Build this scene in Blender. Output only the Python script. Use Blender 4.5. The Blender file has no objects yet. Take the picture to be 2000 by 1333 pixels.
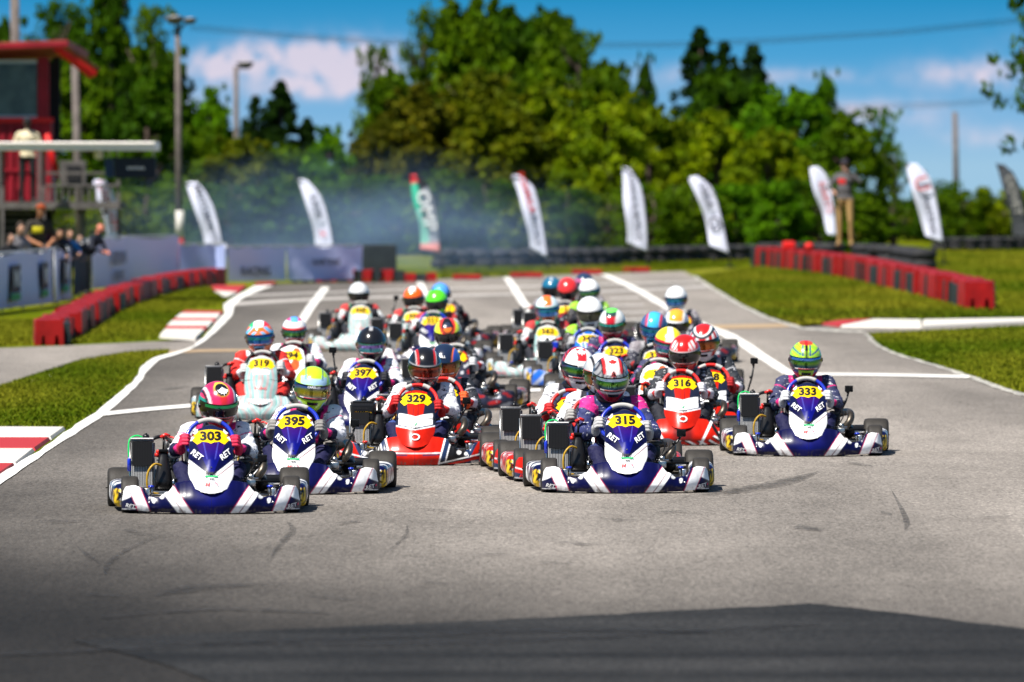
import bpy, bmesh, math, random
import numpy as np
from mathutils import Vector, Matrix, Quaternion, noise
rnd = random.Random(7)
R = math.radians
sc = bpy.context.scene
C = sc.collection

# ------------------------------------------------------------------ camera
F, HC, YH = 16000.0, 2.37, 324.0            # focal length in photo pixels, camera height, horizon row
PITCH = math.atan((666.5 - YH) / F)
cam_d = bpy.data.cameras.new('camera'); cam = bpy.data.objects.new('camera', cam_d); C.objects.link(cam)
cam.location = (0, 0, HC); cam.rotation_euler = (math.pi / 2 - PITCH, 0, 0)
cam_d.sensor_width = 36; cam_d.lens = F * 36 / 2000
cam_d.clip_start = 1; cam_d.clip_end = 9000
cam_d.dof.use_dof = True; cam_d.dof.focus_distance = 60.5; cam_d.dof.aperture_fstop = 4.1
sc.camera = cam

# ------------------------------------------------------------------ light
def lin(c):
    return tuple((v / 12.92 if v <= 0.04045 else ((v + 0.055) / 1.055) ** 2.4) for v in c)
def rgb(r, g, b):
    return lin((r / 255, g / 255, b / 255))
SUN = Vector((-0.55, -0.56, 1.28)).normalized()
sun_d = bpy.data.lights.new('sun', 'SUN'); sun = bpy.data.objects.new('sun', sun_d); C.objects.link(sun)
sun_d.energy = 5.0; sun_d.angle = R(0.5); sun_d.color = (1.0, 0.95, 0.87)
sun.rotation_euler = SUN.to_track_quat('Z', 'Y').to_euler(); sun.location = (0, 0, 60)
sc.view_settings.view_transform = 'Standard'; sc.view_settings.look = 'None'
sc.view_settings.exposure = 0.86; sc.view_settings.gamma = 1; sc.view_settings.use_curve_mapping = False
sc.render.engine = 'CYCLES'
sc.cycles.use_denoising = True
sc.cycles.max_bounces = 6; sc.cycles.transparent_max_bounces = 12; sc.cycles.volume_bounces = 1

world = bpy.data.worlds.new('World'); sc.world = world; world.use_nodes = True
def build_world():
    nt = world.node_tree; N = nt.nodes; L = nt.links; N.clear()
    out = N.new('ShaderNodeOutputWorld'); bg = N.new('ShaderNodeBackground'); L.new(bg.outputs[0], out.inputs[0])
    sky = N.new('ShaderNodeTexSky'); sky.sky_type = 'NISHITA'; sky.sun_disc = False
    sky.sun_elevation = math.asin(SUN.z); sky.sun_rotation = math.atan2(SUN.x, SUN.y) % (2 * math.pi)
    sky.altitude = 300; sky.air_density = 1.0; sky.dust_density = 0.4; sky.ozone_density = 2.0
    tc = N.new('ShaderNodeTexCoord'); nrm = N.new('ShaderNodeVectorMath'); nrm.operation = 'NORMALIZE'
    L.new(tc.outputs['Generated'], nrm.inputs[0])
    sep = N.new('ShaderNodeSeparateXYZ'); L.new(nrm.outputs[0], sep.inputs[0])
    # the deep clear blue low down, as photographed
    mr = N.new('ShaderNodeMapRange'); mr.inputs[1].default_value = 0; mr.inputs[2].default_value = 0.03
    L.new(sep.outputs[2], mr.inputs[0])
    cr = N.new('ShaderNodeValToRGB'); e = cr.color_ramp.elements
    e[0].position = 0; e[0].color = (*rgb(148, 186, 212), 1)
    e[1].position = 0.72; e[1].color = (*rgb(28, 132, 184), 1)
    for p, c in ((0.18, rgb(122, 172, 210)), (0.45, rgb(72, 152, 200))):
        q = cr.color_ramp.elements.new(p); q.color = (*c, 1)
    L.new(mr.outputs[0], cr.inputs[0])
    def math_(op, a, b=None, c=None):
        n = N.new('ShaderNodeMath'); n.operation = op
        for i, v in enumerate((a, b, c)):
            if v is None: continue
            if isinstance(v, (int, float)): n.inputs[i].default_value = v
            else: L.new(v, n.inputs[i])
        return n.outputs[0]
    # clouds: soft puffs placed by direction, broken up with noise
    nz = N.new('ShaderNodeTexNoise'); nz.inputs['Scale'].default_value = 420; nz.inputs['Detail'].default_value = 6
    nz.inputs['Roughness'].default_value = 0.55; L.new(nrm.outputs[0], nz.inputs['Vector'])
    total = None
    for px, py, rx, ry, k in ((545, 115, 120, 30, 1.1), (425, 135, 60, 22, 0.8), (690, 128, 95, 40, 1.05), (620, 172, 150, 18, .6),
                              (1900, 145, 120, 26, .5), (1690, 220, 150, 22, .5), (1930, 265, 90, 18, .35), (1300, 150, 130, 24, .2),
                              (300, 230, 140, 40, .5), (1560, 150, 120, 14, .3), (2500, 100, 300, 60, .8), (-500, 80, 260, 70, .9), (3300, 150, 250, 40, .7)):
        cx = (px - 1000) / F; cz = (YH - py) / F
        dx = math_('DIVIDE', math_('SUBTRACT', sep.outputs[0], cx), rx / F)
        dz = math_('DIVIDE', math_('SUBTRACT', sep.outputs[2], cz), ry / F)
        d2 = math_('ADD', math_('MULTIPLY', dx, dx), math_('MULTIPLY', dz, dz))
        g = math_('MULTIPLY', math_('EXPONENT', math_('MULTIPLY', d2, -1.0)), k)
        total = g if total is None else math_('ADD', total, g)
    front = math_('GREATER_THAN', sep.outputs[1], 0.0)
    amt = math_('MULTIPLY', math_('MULTIPLY', total, front), math_('MULTIPLY_ADD', nz.outputs[0], 4.6, -1.35))
    amt = math_('MINIMUM', math_('MAXIMUM', amt, 0.0), 0.72)
    mc = N.new('ShaderNodeMix'); mc.data_type = 'RGBA'; L.new(amt, mc.inputs[0])
    L.new(cr.outputs[0], mc.inputs[6]); mc.inputs[7].default_value = (*rgb(230, 210, 218), 1)
    low = N.new('ShaderNodeVectorMath'); low.operation = 'SCALE'; L.new(mc.outputs[2], low.inputs[0]); low.inputs[3].default_value = 0.64
    hi = N.new('ShaderNodeVectorMath'); hi.operation = 'SCALE'; L.new(sky.outputs[0], hi.inputs[0]); hi.inputs[3].default_value = 0.052
    sm = N.new('ShaderNodeMapRange'); sm.interpolation_type = 'SMOOTHSTEP'; sm.inputs[1].default_value = 0.06; sm.inputs[2].default_value = 0.40
    L.new(sep.outputs[2], sm.inputs[0])
    mx = N.new('ShaderNodeMix'); mx.data_type = 'RGBA'; L.new(sm.outputs[0], mx.inputs[0])
    L.new(low.outputs[0], mx.inputs[6]); L.new(hi.outputs[0], mx.inputs[7])
    L.new(mx.outputs[2], bg.inputs[0]); bg.inputs[1].default_value = 1.0
build_world()

# ------------------------------------------------------------------ helpers
CT, ST = math.cos(PITCH), math.sin(PITCH)
def at(px, py, z=0.0):
    """photo pixel -> point on the level plane at height z"""
    u = (px - 1000) / F; v = (666.5 - py) / F
    d = Vector((u, CT + v * ST, -ST + v * CT))
    k = (z - HC) / d.z
    return Vector((d.x * k, d.y * k, z))
def atD(px, py, D):
    u = (px - 1000) / F; v = (666.5 - py) / F
    d = Vector((u, CT + v * ST, -ST + v * CT)); k = D / d.y
    return Vector((d.x * k, D, HC + d.z * k))

MATS = {}
def mat(name, col=(0.5, 0.5, 0.5), rough=0.5, metal=0.0, coat=0.0, attr=False, bump=None, vary=0.0, prints=False, spec=0.28, trans=0.0, emit=None):
    if name in MATS: return MATS[name]
    m = bpy.data.materials.new(name); m.use_nodes = True; nt = m.node_tree; N = nt.nodes; L = nt.links
    b = N['Principled BSDF']; b.inputs['Base Color'].default_value = (*col, 1); b.inputs['Roughness'].default_value = rough
    b.inputs['Metallic'].default_value = metal; b.inputs['Coat Weight'].default_value = coat; b.inputs['Coat Roughness'].default_value = 0.16
    b.inputs['Specular IOR Level'].default_value = spec
    m.diffuse_color = (*col, 1)
    src = None; at_ = None
    if attr:
        at_ = N.new('ShaderNodeAttribute'); at_.attribute_name = 'Col'; src = at_.outputs['Color']
    tc = N.new('ShaderNodeTexCoord')
    if vary:
        nz = N.new('ShaderNodeTexNoise'); nz.inputs['Scale'].default_value = vary[0]; nz.inputs['Detail'].default_value = 5
        L.new(tc.outputs['Object'], nz.inputs['Vector'])
        mr = N.new('ShaderNodeMapRange'); mr.inputs[1].default_value = 0.3; mr.inputs[2].default_value = 0.7
        mr.inputs[3].default_value = 1 - vary[1]; mr.inputs[4].default_value = 1 + vary[1]; L.new(nz.outputs[0], mr.inputs[0])
        vm = N.new('ShaderNodeVectorMath'); vm.operation = 'SCALE'; L.new(mr.outputs[0], vm.inputs[3])
        if src: L.new(src, vm.inputs[0])
        else: vm.inputs[0].default_value = col
        src = vm.outputs[0]
    if prints:      # small printed sponsor marks on the overalls, only where alpha of the colour is 1
        mp = N.new('ShaderNodeMapping'); mp.inputs['Scale'].default_value = (22, 22, 60); L.new(tc.outputs['Object'], mp.inputs[0])
        vo = N.new('ShaderNodeTexNoise'); vo.inputs['Scale'].default_value = 1.2; vo.inputs['Detail'].default_value = 2; L.new(mp.outputs[0], vo.inputs['Vector'])
        gt = N.new('ShaderNodeMapRange'); gt.inputs[1].default_value = 0.64; gt.inputs[2].default_value = 0.67; L.new(vo.outputs[0], gt.inputs[0])
        mu = N.new('ShaderNodeMath'); mu.operation = 'MULTIPLY'; L.new(gt.outputs[0], mu.inputs[0]); L.new(at_.outputs['Alpha'], mu.inputs[1])
        mx = N.new('ShaderNodeMix'); mx.data_type = 'RGBA'; L.new(mu.outputs[0], mx.inputs[0]); L.new(src, mx.inputs[6])
        mx.inputs[7].default_value = (*prints, 1); src = mx.outputs[2]
    if src: L.new(src, b.inputs['Base Color'])
    if bump:
        nz = N.new('ShaderNodeTexNoise'); nz.inputs['Scale'].default_value = bump[0]; nz.inputs['Detail'].default_value = 4
        L.new(tc.outputs['Object'], nz.inputs['Vector'])
        bp = N.new('ShaderNodeBump'); bp.inputs['Strength'].default_value = bump[1]; bp.inputs['Distance'].default_value = bump[2]
        L.new(nz.outputs[0], bp.inputs['Height']); L.new(bp.outputs[0], b.inputs['Normal'])
    if emit:
        b.inputs['Emission Color'].default_value = (*emit[0], 1); b.inputs['Emission Strength'].default_value = emit[1]
    MATS[name] = m; return m

def link(name, me, parent=None, loc=None, rot=None):
    o = bpy.data.objects.new(name, me); C.objects.link(o)
    if parent is not None: o.parent = parent
    if loc is not None: o.location = loc
    if rot is not None: o.rotation_euler = rot
    return o
def thing(name, label, cat, loc=(0, 0, 0), rotz=0.0, group=None):
    o = bpy.data.objects.new(name, None); C.objects.link(o); o.location = loc; o.rotation_euler = (0, 0, rotz); o.empty_display_size = 0.2
    o['label'] = label; o['category'] = cat
    if group: o['group'] = group
    return o
def tag(o, label, cat, group=None, kind=None):
    o['label'] = label; o['category'] = cat
    if group: o['group'] = group
    if kind: o['kind'] = kind
    return o
def structure(o, kind='structure'):
    o['kind'] = kind; return o

def mesh_np(name, verts, faces, material=None, cols=None, smooth=True):
    me = bpy.data.meshes.new(name)
    me.from_pydata([tuple(v) for v in verts] if not isinstance(verts, np.ndarray) else verts.tolist(), [], faces)
    if cols is not None:
        ca = me.color_attributes.new('Col', 'FLOAT_COLOR', 'POINT')
        a = np.ones((len(verts), 4), dtype=np.float32); c = np.asarray(cols, dtype=np.float32); a[:, :c.shape[1]] = c
        ca.data.foreach_set('color', a.ravel())
    me.polygons.foreach_set('use_smooth', [smooth] * len(me.polygons))
    if material: me.materials.append(material)
    me.update(); return me

def bm_mesh(name, bm, material, smooth=False):
    bmesh.ops.recalc_face_normals(bm, faces=bm.faces[:])
    me = bpy.data.meshes.new(name); bm.to_mesh(me); bm.free()
    me.polygons.foreach_set('use_smooth', [smooth] * len(me.polygons))
    if material: me.materials.append(material)
    me.update(); return me

def add_box(bm, c, s, rot=None, bevel=0.0):
    M = Matrix.Translation(c)
    if rot is not None: M = M @ rot.to_4x4()
    r = bmesh.ops.create_cube(bm, size=1.0, matrix=M @ Matrix.Diagonal((*s, 1)))
    if bevel:
        es = list({e for v in r['verts'] for e in v.link_edges})
        bmesh.ops.bevel(bm, geom=es, offset=bevel, segments=2, affect='EDGES', profile=0.6)
def add_tube(bm, pts, r, n=8, closed=False):
    pts = [Vector(p) for p in pts]; rs = r if isinstance(r, (list, tuple)) else [r] * len(pts)
    rings = []; ref = None
    for i, p in enumerate(pts):
        if closed: t = pts[(i + 1) % len(pts)] - pts[i - 1]
        else: t = (pts[min(i + 1, len(pts) - 1)] - pts[max(i - 1, 0)])
        t = t.normalized() if t.length > 1e-9 else Vector((0, 0, 1))
        if ref is None: ref = t.orthogonal().normalized()
        ref = (ref - t * ref.dot(t)); ref = ref.normalized() if ref.length > 1e-6 else t.orthogonal().normalized()
        b = t.cross(ref)
        rings.append([bm.verts.new(p + (ref * math.cos(a) + b * math.sin(a)) * rs[i]) for a in (2 * math.pi * k / n for k in range(n))])
    m = len(rings)
    for i in range(m if closed else m - 1):
        A, B = rings[i], rings[(i + 1) % m]
        for k in range(n): bm.faces.new((A[k], A[(k + 1) % n], B[(k + 1) % n], B[k]))
    if not closed:
        bm.faces.new(rings[0][::-1]); bm.faces.new(rings[-1])
def add_lathe(bm, prof, n=24, axis='x', center=(0, 0, 0), closed=True):
    """prof: list of (along, radius)"""
    c = Vector(center); rings = []; closed = closed and len(prof) > 2
    for a, r in prof:
        ring = []
        for k in range(n):
            t = 2 * math.pi * k / n
            if axis == 'x': v = Vector((a, r * math.cos(t), r * math.sin(t)))
            elif axis == 'z': v = Vector((r * math.cos(t), r * math.sin(t), a))
            else: v = Vector((r * math.cos(t), a, r * math.sin(t)))
            ring.append(bm.verts.new(c + v))
        rings.append(ring)
    m = len(rings)
    for i in range(m if closed else m - 1):
        A, B = rings[i], rings[(i + 1) % m]
        for k in range(n): bm.faces.new((A[k], A[(k + 1) % n], B[(k + 1) % n], B[k]))
    if not closed:
        if prof[0][1] > 1e-4: bm.faces.new(rings[0][::-1])
        if prof[-1][1] > 1e-4: bm.faces.new(rings[-1])
def box(name, c, s, m, parent=None, bevel=0.0, rot=None, smooth=False):
    bm = bmesh.new(); add_box(bm, c, s, rot, bevel); return link(name, bm_mesh(name, bm, m, smooth), parent)
def tube(name, pts, r, m, parent=None, n=8, closed=False):
    bm = bmesh.new(); add_tube(bm, pts, r, n, closed); return link(name, bm_mesh(name, bm, m, True), parent)
def smooth_path(pts, k=6):
    pts = [Vector(p) for p in pts]; out = []
    for i in range(len(pts) - 1):
        p0, p1, p2, p3 = pts[max(i - 1, 0)], pts[i], pts[i + 1], pts[min(i + 2, len(pts) - 1)]
        for j in range(k):
            t = j / k
            out.append(0.5 * ((2 * p1) + (p2 - p0) * t + (2 * p0 - 5 * p1 + 4 * p2 - p3) * t * t + (-p0 + 3 * p1 - 3 * p2 + p3) * t ** 3))
    out.append(pts[-1]); return out
def grid_sheet(name, nu, nv, f, col, m, back=None):
    """f(u,v)->(x,y,z); u,v in 0..1; back: offset vector for a second skin, joined at the rim"""
    V = []; Cc = []
    for j in range(nv + 1):
        for i in range(nu + 1):
            p = f(i / nu, j / nv); V.append(p); Cc.append(col(i / nu, j / nv, p))
    W = nu + 1
    Fc = [(j * W + i, j * W + i + 1, (j + 1) * W + i + 1, (j + 1) * W + i) for j in range(nv) for i in range(nu)]
    if back is not None:
        o = len(V)
        V += [(p[0] + back[0], p[1] + back[1], p[2] + back[2]) for p in V[:o]]; Cc += [(0.015, 0.015, 0.016)] * o
        Fc += [tuple(o + k for k in reversed(f_)) for f_ in Fc[:nu * nv]]
        rim = [i for i in range(W)] + [j * W + nu for j in range(1, nv + 1)] + [nv * W + i for i in range(nu - 1, -1, -1)] + [j * W for j in range(nv - 1, 0, -1)]
        for a, b in zip(rim, rim[1:] + rim[:1]): Fc.append((a, o + a, o + b, b))
    return mesh_np(name, V, Fc, m, Cc)

_font_cache = {}
def text_mesh(s, size=1.0, bold=0.0, shear=0.0, align='CENTER'):
    key = (s, size, bold, shear)
    if key not in _font_cache:
        cu = bpy.data.curves.new('lettering', 'FONT'); cu.body = s; cu.size = size; cu.align_x = 'CENTER'; cu.align_y = 'CENTER'
        cu.offset = bold * size; cu.shear = shear; cu.resolution_u = 3
        ob = bpy.data.objects.new('lettering', cu); C.objects.link(ob)
        dg = bpy.context.evaluated_depsgraph_get(); dg.update()
        me = bpy.data.meshes.new_from_object(ob.evaluated_get(dg))
        V = [(v.co.x, v.co.y) for v in me.vertices]; Fs = [tuple(p.vertices) for p in me.polygons]
        bpy.data.objects.remove(ob); bpy.data.meshes.remove(me)
        _font_cache[key] = (V, Fs)
    return _font_cache[key]
def poly2d(pts, cuts=3):
    bm = bmesh.new(); vs = [bm.verts.new((x, y, 0)) for x, y in pts]; f = bm.faces.new(vs)
    bmesh.ops.triangulate(bm, faces=[f])
    for _ in range(cuts):
        bmesh.ops.subdivide_edges(bm, edges=bm.edges[:], cuts=1, use_grid_fill=True)
        bmesh.ops.triangulate(bm, faces=bm.faces[:])
    V = [(v.co.x, v.co.y) for v in bm.verts]; bm.verts.index_update(); Fs = [tuple(v.index for v in f.verts) for f in bm.faces]
    bm.free(); return V, Fs
def decal(name, VF, m, place, parent, s=(1, 1), rot=0.0):
    """2-D shape laid on a curved skin: place(u,v)->xyz already lifted off it"""
    V, Fs = VF; c, sn = math.cos(rot), math.sin(rot)
    P = [place((x * s[0]) * c - (y * s[1]) * sn, (x * s[0]) * sn + (y * s[1]) * c) for x, y in V]
    return link(name, mesh_np(name, P, Fs, m, None, False), parent)
def lerp(a, b, t): return a + (b - a) * t
def mixc(a, b, t): return tuple(lerp(x, y, t) for x, y in zip(a, b))
def sstep(a, b, x):
    t = min(1, max(0, (x - a) / (b - a))); return t * t * (3 - 2 * t)
def interp(x, tab):
    if x <= tab[0][0]: return tab[0][1]
    for (x0, y0), (x1, y1) in zip(tab, tab[1:]):
        if x <= x1:
            t = (x - x0) / (x1 - x0); t = t * t * (3 - 2 * t); return y0 + (y1 - y0) * t
    return tab[-1][1]

# voxel-fused bodies ------------------------------------------------
def capsule(bm, p0, p1, r0, r1, n=12, flat=(1, 1)):
    p0 = Vector(p0); p1 = Vector(p1); t = (p1 - p0); L_ = t.length; t.normalize()
    ref = Vector((1, 0, 0)) - t * t.x
    ref = ref.normalized() if ref.length > 0.2 else (Vector((0, 1, 0)) - t * t.y).normalized()
    b = t.cross(ref); rings = []
    st = [(-r0 * math.cos(a), r0 * math.sin(a)) for a in (0.25, 0.7, 1.15)] + [(0, r0), (L_ / 2, (r0 + r1) / 2), (L_, r1)] + [(L_ + r1 * math.cos(a), r1 * math.sin(a)) for a in (1.15, 0.7, 0.25)]
    for s_, r_ in st:
        rings.append([bm.verts.new(p0 + t * s_ + ref * (r_ * flat[0] * math.cos(a)) + b * (r_ * flat[1] * math.sin(a))) for a in (2 * math.pi * k / n for k in range(n))])
    for A, B in zip(rings, rings[1:]):
        for k in range(n): bm.faces.new((A[k], A[(k + 1) % n], B[(k + 1) % n], B[k]))
    bm.faces.new(rings[0][::-1]); bm.faces.new(rings[-1])
def ellipsoid(bm, c, r, rot=None):
    M = Matrix.Translation(c)
    if rot is not None: M = M @ rot.to_4x4()
    bmesh.ops.create_uvsphere(bm, u_segments=18, v_segments=12, radius=1.0, matrix=M @ Matrix.Diagonal((*r, 1)))
def fuse(bm, voxel, smooth=4, factor=0.5):
    bmesh.ops.recalc_face_normals(bm, faces=bm.faces[:])
    me = bpy.data.meshes.new('fuse'); bm.to_mesh(me); bm.free(); ob = bpy.data.objects.new('fuse', me); C.objects.link(ob)
    r = ob.modifiers.new('r', 'REMESH'); r.mode = 'VOXEL'; r.voxel_size = voxel
    if smooth:
        s = ob.modifiers.new('s', 'SMOOTH'); s.iterations = smooth; s.factor = factor
    dg = bpy.context.evaluated_depsgraph_get(); dg.update()
    m2 = bpy.data.meshes.new_from_object(ob.evaluated_get(dg))
    V = np.empty(len(m2.vertices) * 3); m2.vertices.foreach_get('co', V); V = V.reshape(-1, 3)
    Fs = [tuple(p.vertices) for p in m2.polygons]
    bpy.data.objects.remove(ob); bpy.data.meshes.remove(me); bpy.data.meshes.remove(m2)
    return V, Fs
# ------------------------------------------------------------------ ground
def ground_mat(name, kind):
    m = bpy.data.materials.new(name); m.use_nodes = True; nt = m.node_tree; N = nt.nodes; L = nt.links
    b = N['Principled BSDF']; tc = N.new('ShaderNodeTexCoord'); P = tc.outputs['Object']
    def nz(scale, det=4, sc_=None, ro=.5):
        n = N.new('ShaderNodeTexNoise'); n.inputs['Scale'].default_value = scale; n.inputs['Detail'].default_value = det; n.inputs['Roughness'].default_value = ro
        if sc_:
            mp = N.new('ShaderNodeMapping'); mp.inputs['Scale'].default_value = sc_; L.new(P, mp.inputs[0]); L.new(mp.outputs[0], n.inputs['Vector'])
        else: L.new(P, n.inputs['Vector'])
        return n.outputs[0]
    def ramp(v, stops):
        r = N.new('ShaderNodeValToRGB'); L.new(v, r.inputs[0]); e = r.color_ramp.elements
        e[0].position, e[0].color = stops[0][0], (*stops[0][1], 1); e[1].position, e[1].color = stops[-1][0], (*stops[-1][1], 1)
        for p, c in stops[1:-1]: q = e.new(p); q.color = (*c, 1)
        return r.outputs[0]
    def mix(a, bb, f, mode='MIX'):
        n = N.new('ShaderNodeMix'); n.data_type = 'RGBA'; n.blend_type = mode
        for s, v in ((0, f), (6, a), (7, bb)):
            if isinstance(v, (int, float)): n.inputs[s].default_value = v
            elif isinstance(v, tuple): n.inputs[s].default_value = (*v, 1)
            else: L.new(v, n.inputs[s])
        return n.outputs[2]
    def bump(h, st, dist):
        bp = N.new('ShaderNodeBump'); bp.inputs['Strength'].default_value = st; bp.inputs['Distance'].default_value = dist
        L.new(h, bp.inputs['Height']); L.new(bp.outputs[0], b.inputs['Normal'])
    if kind in ('asphalt', 'dark', 'side'):
        vo = N.new('ShaderNodeTexVoronoi'); vo.inputs['Scale'].default_value = 55; L.new(P, vo.inputs['Vector'])
        g = (lambda v: (v * 1.08, v * .97, v * 0.865)) if kind != 'dark' else (lambda v: (v * 1.03, v, v * .98))
        if kind != 'dark':
            lo, mi, hi = 0.125, 0.21, 0.32
        else: lo, mi, hi = 0.012, 0.020, 0.034
        c = ramp(vo.outputs['Color'], [(0.05, g(lo)), (0.5, g(mi)), (0.93, g(hi)), (1.0, g(hi * 1.9))])
        big = nz(0.22, 5, (1, .35, 1)); med = nz(1.6, 4, (1, .35, 1)); rub = nz(0.5, 4, (1, 0.06, 1))
        c = mix(c, ramp(big, [(0.3, (0.78,) * 3), (0.7, (1.12,) * 3)]), 1.0, 'MULTIPLY')
        c = mix(c, ramp(med, [(0.3, (0.88,) * 3), (0.7, (1.08,) * 3)]), 1.0, 'MULTIPLY')
        c = mix(c, ramp(rub, [(0.36, (0.74,) * 3), (0.56, (1.05,) * 3)]), 1.0, 'MULTIPLY')
        if kind == 'dark':
            c = mix(c, ramp(nz(1.1, 5, (.12, 1, 1), .6), [(0.35, (0.62,) * 3), (0.6, (1.35,) * 3)]), 1.0, 'MULTIPLY')
        if kind == 'asphalt':   # mostly lens vignetting painted into the colour, darker near and to the left
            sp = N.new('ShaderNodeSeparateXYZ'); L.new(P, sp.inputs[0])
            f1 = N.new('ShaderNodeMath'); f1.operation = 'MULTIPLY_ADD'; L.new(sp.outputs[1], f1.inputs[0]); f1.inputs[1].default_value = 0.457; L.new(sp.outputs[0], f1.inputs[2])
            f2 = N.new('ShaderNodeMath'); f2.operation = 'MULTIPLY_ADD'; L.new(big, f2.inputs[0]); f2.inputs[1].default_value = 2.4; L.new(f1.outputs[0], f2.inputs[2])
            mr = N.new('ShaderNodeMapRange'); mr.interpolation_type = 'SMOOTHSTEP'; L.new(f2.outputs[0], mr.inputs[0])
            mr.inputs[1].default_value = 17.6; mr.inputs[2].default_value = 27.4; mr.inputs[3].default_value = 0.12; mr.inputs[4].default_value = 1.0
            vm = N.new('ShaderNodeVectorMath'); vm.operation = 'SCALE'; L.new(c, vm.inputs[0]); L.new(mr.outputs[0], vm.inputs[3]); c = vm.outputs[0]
            g2 = N.new('ShaderNodeMath'); g2.operation = 'MULTIPLY_ADD'; L.new(big, g2.inputs[0]); g2.inputs[1].default_value = 1.2; L.new(sp.outputs[0], g2.inputs[2])  # second ramp of the painted vignetting, darkening the left side
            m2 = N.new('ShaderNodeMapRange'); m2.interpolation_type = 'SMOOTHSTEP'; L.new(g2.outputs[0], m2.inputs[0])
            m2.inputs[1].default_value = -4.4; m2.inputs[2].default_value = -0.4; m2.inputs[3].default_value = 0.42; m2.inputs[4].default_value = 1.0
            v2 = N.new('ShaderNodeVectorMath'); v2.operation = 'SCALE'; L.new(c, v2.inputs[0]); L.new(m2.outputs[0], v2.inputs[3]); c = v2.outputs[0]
        grit = nz(60, 2, (1, .10, 1), .7)
        c = mix(c, ramp(grit, [(0.28, (0.55,) * 3), (0.45, (.95,) * 3), (0.6, (1.05,) * 3), (0.75, (1.45,) * 3)]), 1.0, 'MULTIPLY')
        L.new(c, b.inputs['Base Color']); b.inputs['Roughness'].default_value = 0.82; b.inputs['Specular IOR Level'].default_value = 0.12
        bump(vo.outputs['Distance'], 0.6, 0.006)
    elif kind == 'grass':
        big = nz(0.25, 5, (1, .25, 1)); med = nz(2.2, 5, (1, .3, 1)); fine = nz(25, 3)
        c = ramp(big, [(0.3, (.056, .088, .0006)), (0.5, (.100, .118, .001)), (0.68, (.185, .175, .022))])
        c = mix(c, ramp(med, [(0.3, (0.6, .68, .5)), (0.7, (1.25, 1.2, 1.1))]), 1.0, 'MULTIPLY')
        c = mix(c, ramp(fine, [(0.3, (0.6,) * 3), (0.7, (1.3,) * 3)]), 1.0, 'MULTIPLY')
        L.new(c, b.inputs['Base Color']); b.inputs['Roughness'].default_value = 0.9; b.inputs['Specular IOR Level'].default_value = 0.03
        bump(fine, 0.8, 0.03)
    else:               # worn paint: kind = (colour, wear)
        col, wear = kind
        w = nz(9, 6, (1, .5, 1), .7); w2 = nz(70, 2)
        c = mix(col, (0.11, 0.105, 0.10), ramp(w, [(wear, (0,) * 3), (wear + 0.10, (0.85,) * 3)]))
        c = mix(c, ramp(w2, [(0.3, (0.82,) * 3), (0.7, (1.05,) * 3)]), 1.0, 'MULTIPLY')
        L.new(c, b.inputs['Base Color']); b.inputs['Roughness'].default_value = 0.7
        bump(w2, 0.4, 0.004)
    return m
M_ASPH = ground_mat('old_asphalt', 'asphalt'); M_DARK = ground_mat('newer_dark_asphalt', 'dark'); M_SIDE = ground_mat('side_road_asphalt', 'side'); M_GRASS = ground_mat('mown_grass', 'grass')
M_WPAINT = ground_mat('white_line_paint', ((0.74, 0.72, 0.68), 0.66)); M_FAINT = ground_mat('faded_line_paint', ((0.42, 0.39, 0.36), 0.52))
M_ORANGE = ground_mat('faded_orange_paint', ((0.36, 0.25, 0.14), 0.55)); M_RED = ground_mat('red_kerb_paint', ((0.36, 0.014, 0.016), 0.70))
M_KWHITE = ground_mat('white_kerb_paint', ((0.58, 0.55, 0.50), 0.66)); M_BLOTCH = ground_mat('blotchy_edge_paint', ((0.58, 0.55, 0.48), 0.44))
M_CONC = mat('concrete', (0.40, 0.37, 0.32), 0.9, bump=(30, .4, .01), vary=(5, .15))

def flat(name, pts, z, m, kind='structure'):
    bm = bmesh.new(); f = bm.faces.new([bm.verts.new((p[0], p[1], z)) for p in pts]); bmesh.ops.triangulate(bm, faces=[f])
    for f in bm.faces:
        if f.normal.z < 0: f.normal_flip()
    me = bpy.data.meshes.new(name); bm.to_mesh(me); bm.free(); me.materials.append(m); me.update()
    return structure(link(name, me), kind)
def px_poly(pts): return [at(x, y) for x, y in pts]

# terrain: level round the track, falling away behind the trees
ys = [-30, 0, 20, 60, 120, 200, 300, 440, 520, 700, 1000, 1600, 2600, 4200]
xs = [-900, -300, -100, -40, -15, 0, 15, 40, 100, 300, 900]
V = []; 
for y in ys:
    for x in xs: V.append((x * (1 if y < 600 else y / 600), y, 0 if y <= 440 else -(y - 440) * 0.010))
W = len(xs); Fg = [(j * W + i, j * W + i + 1, (j + 1) * W + i + 1, (j + 1) * W + i) for j in range(len(ys) - 1) for i in range(W - 1)]
structure(link('ground', mesh_np('ground', V, Fg, M_GRASS)))

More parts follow.
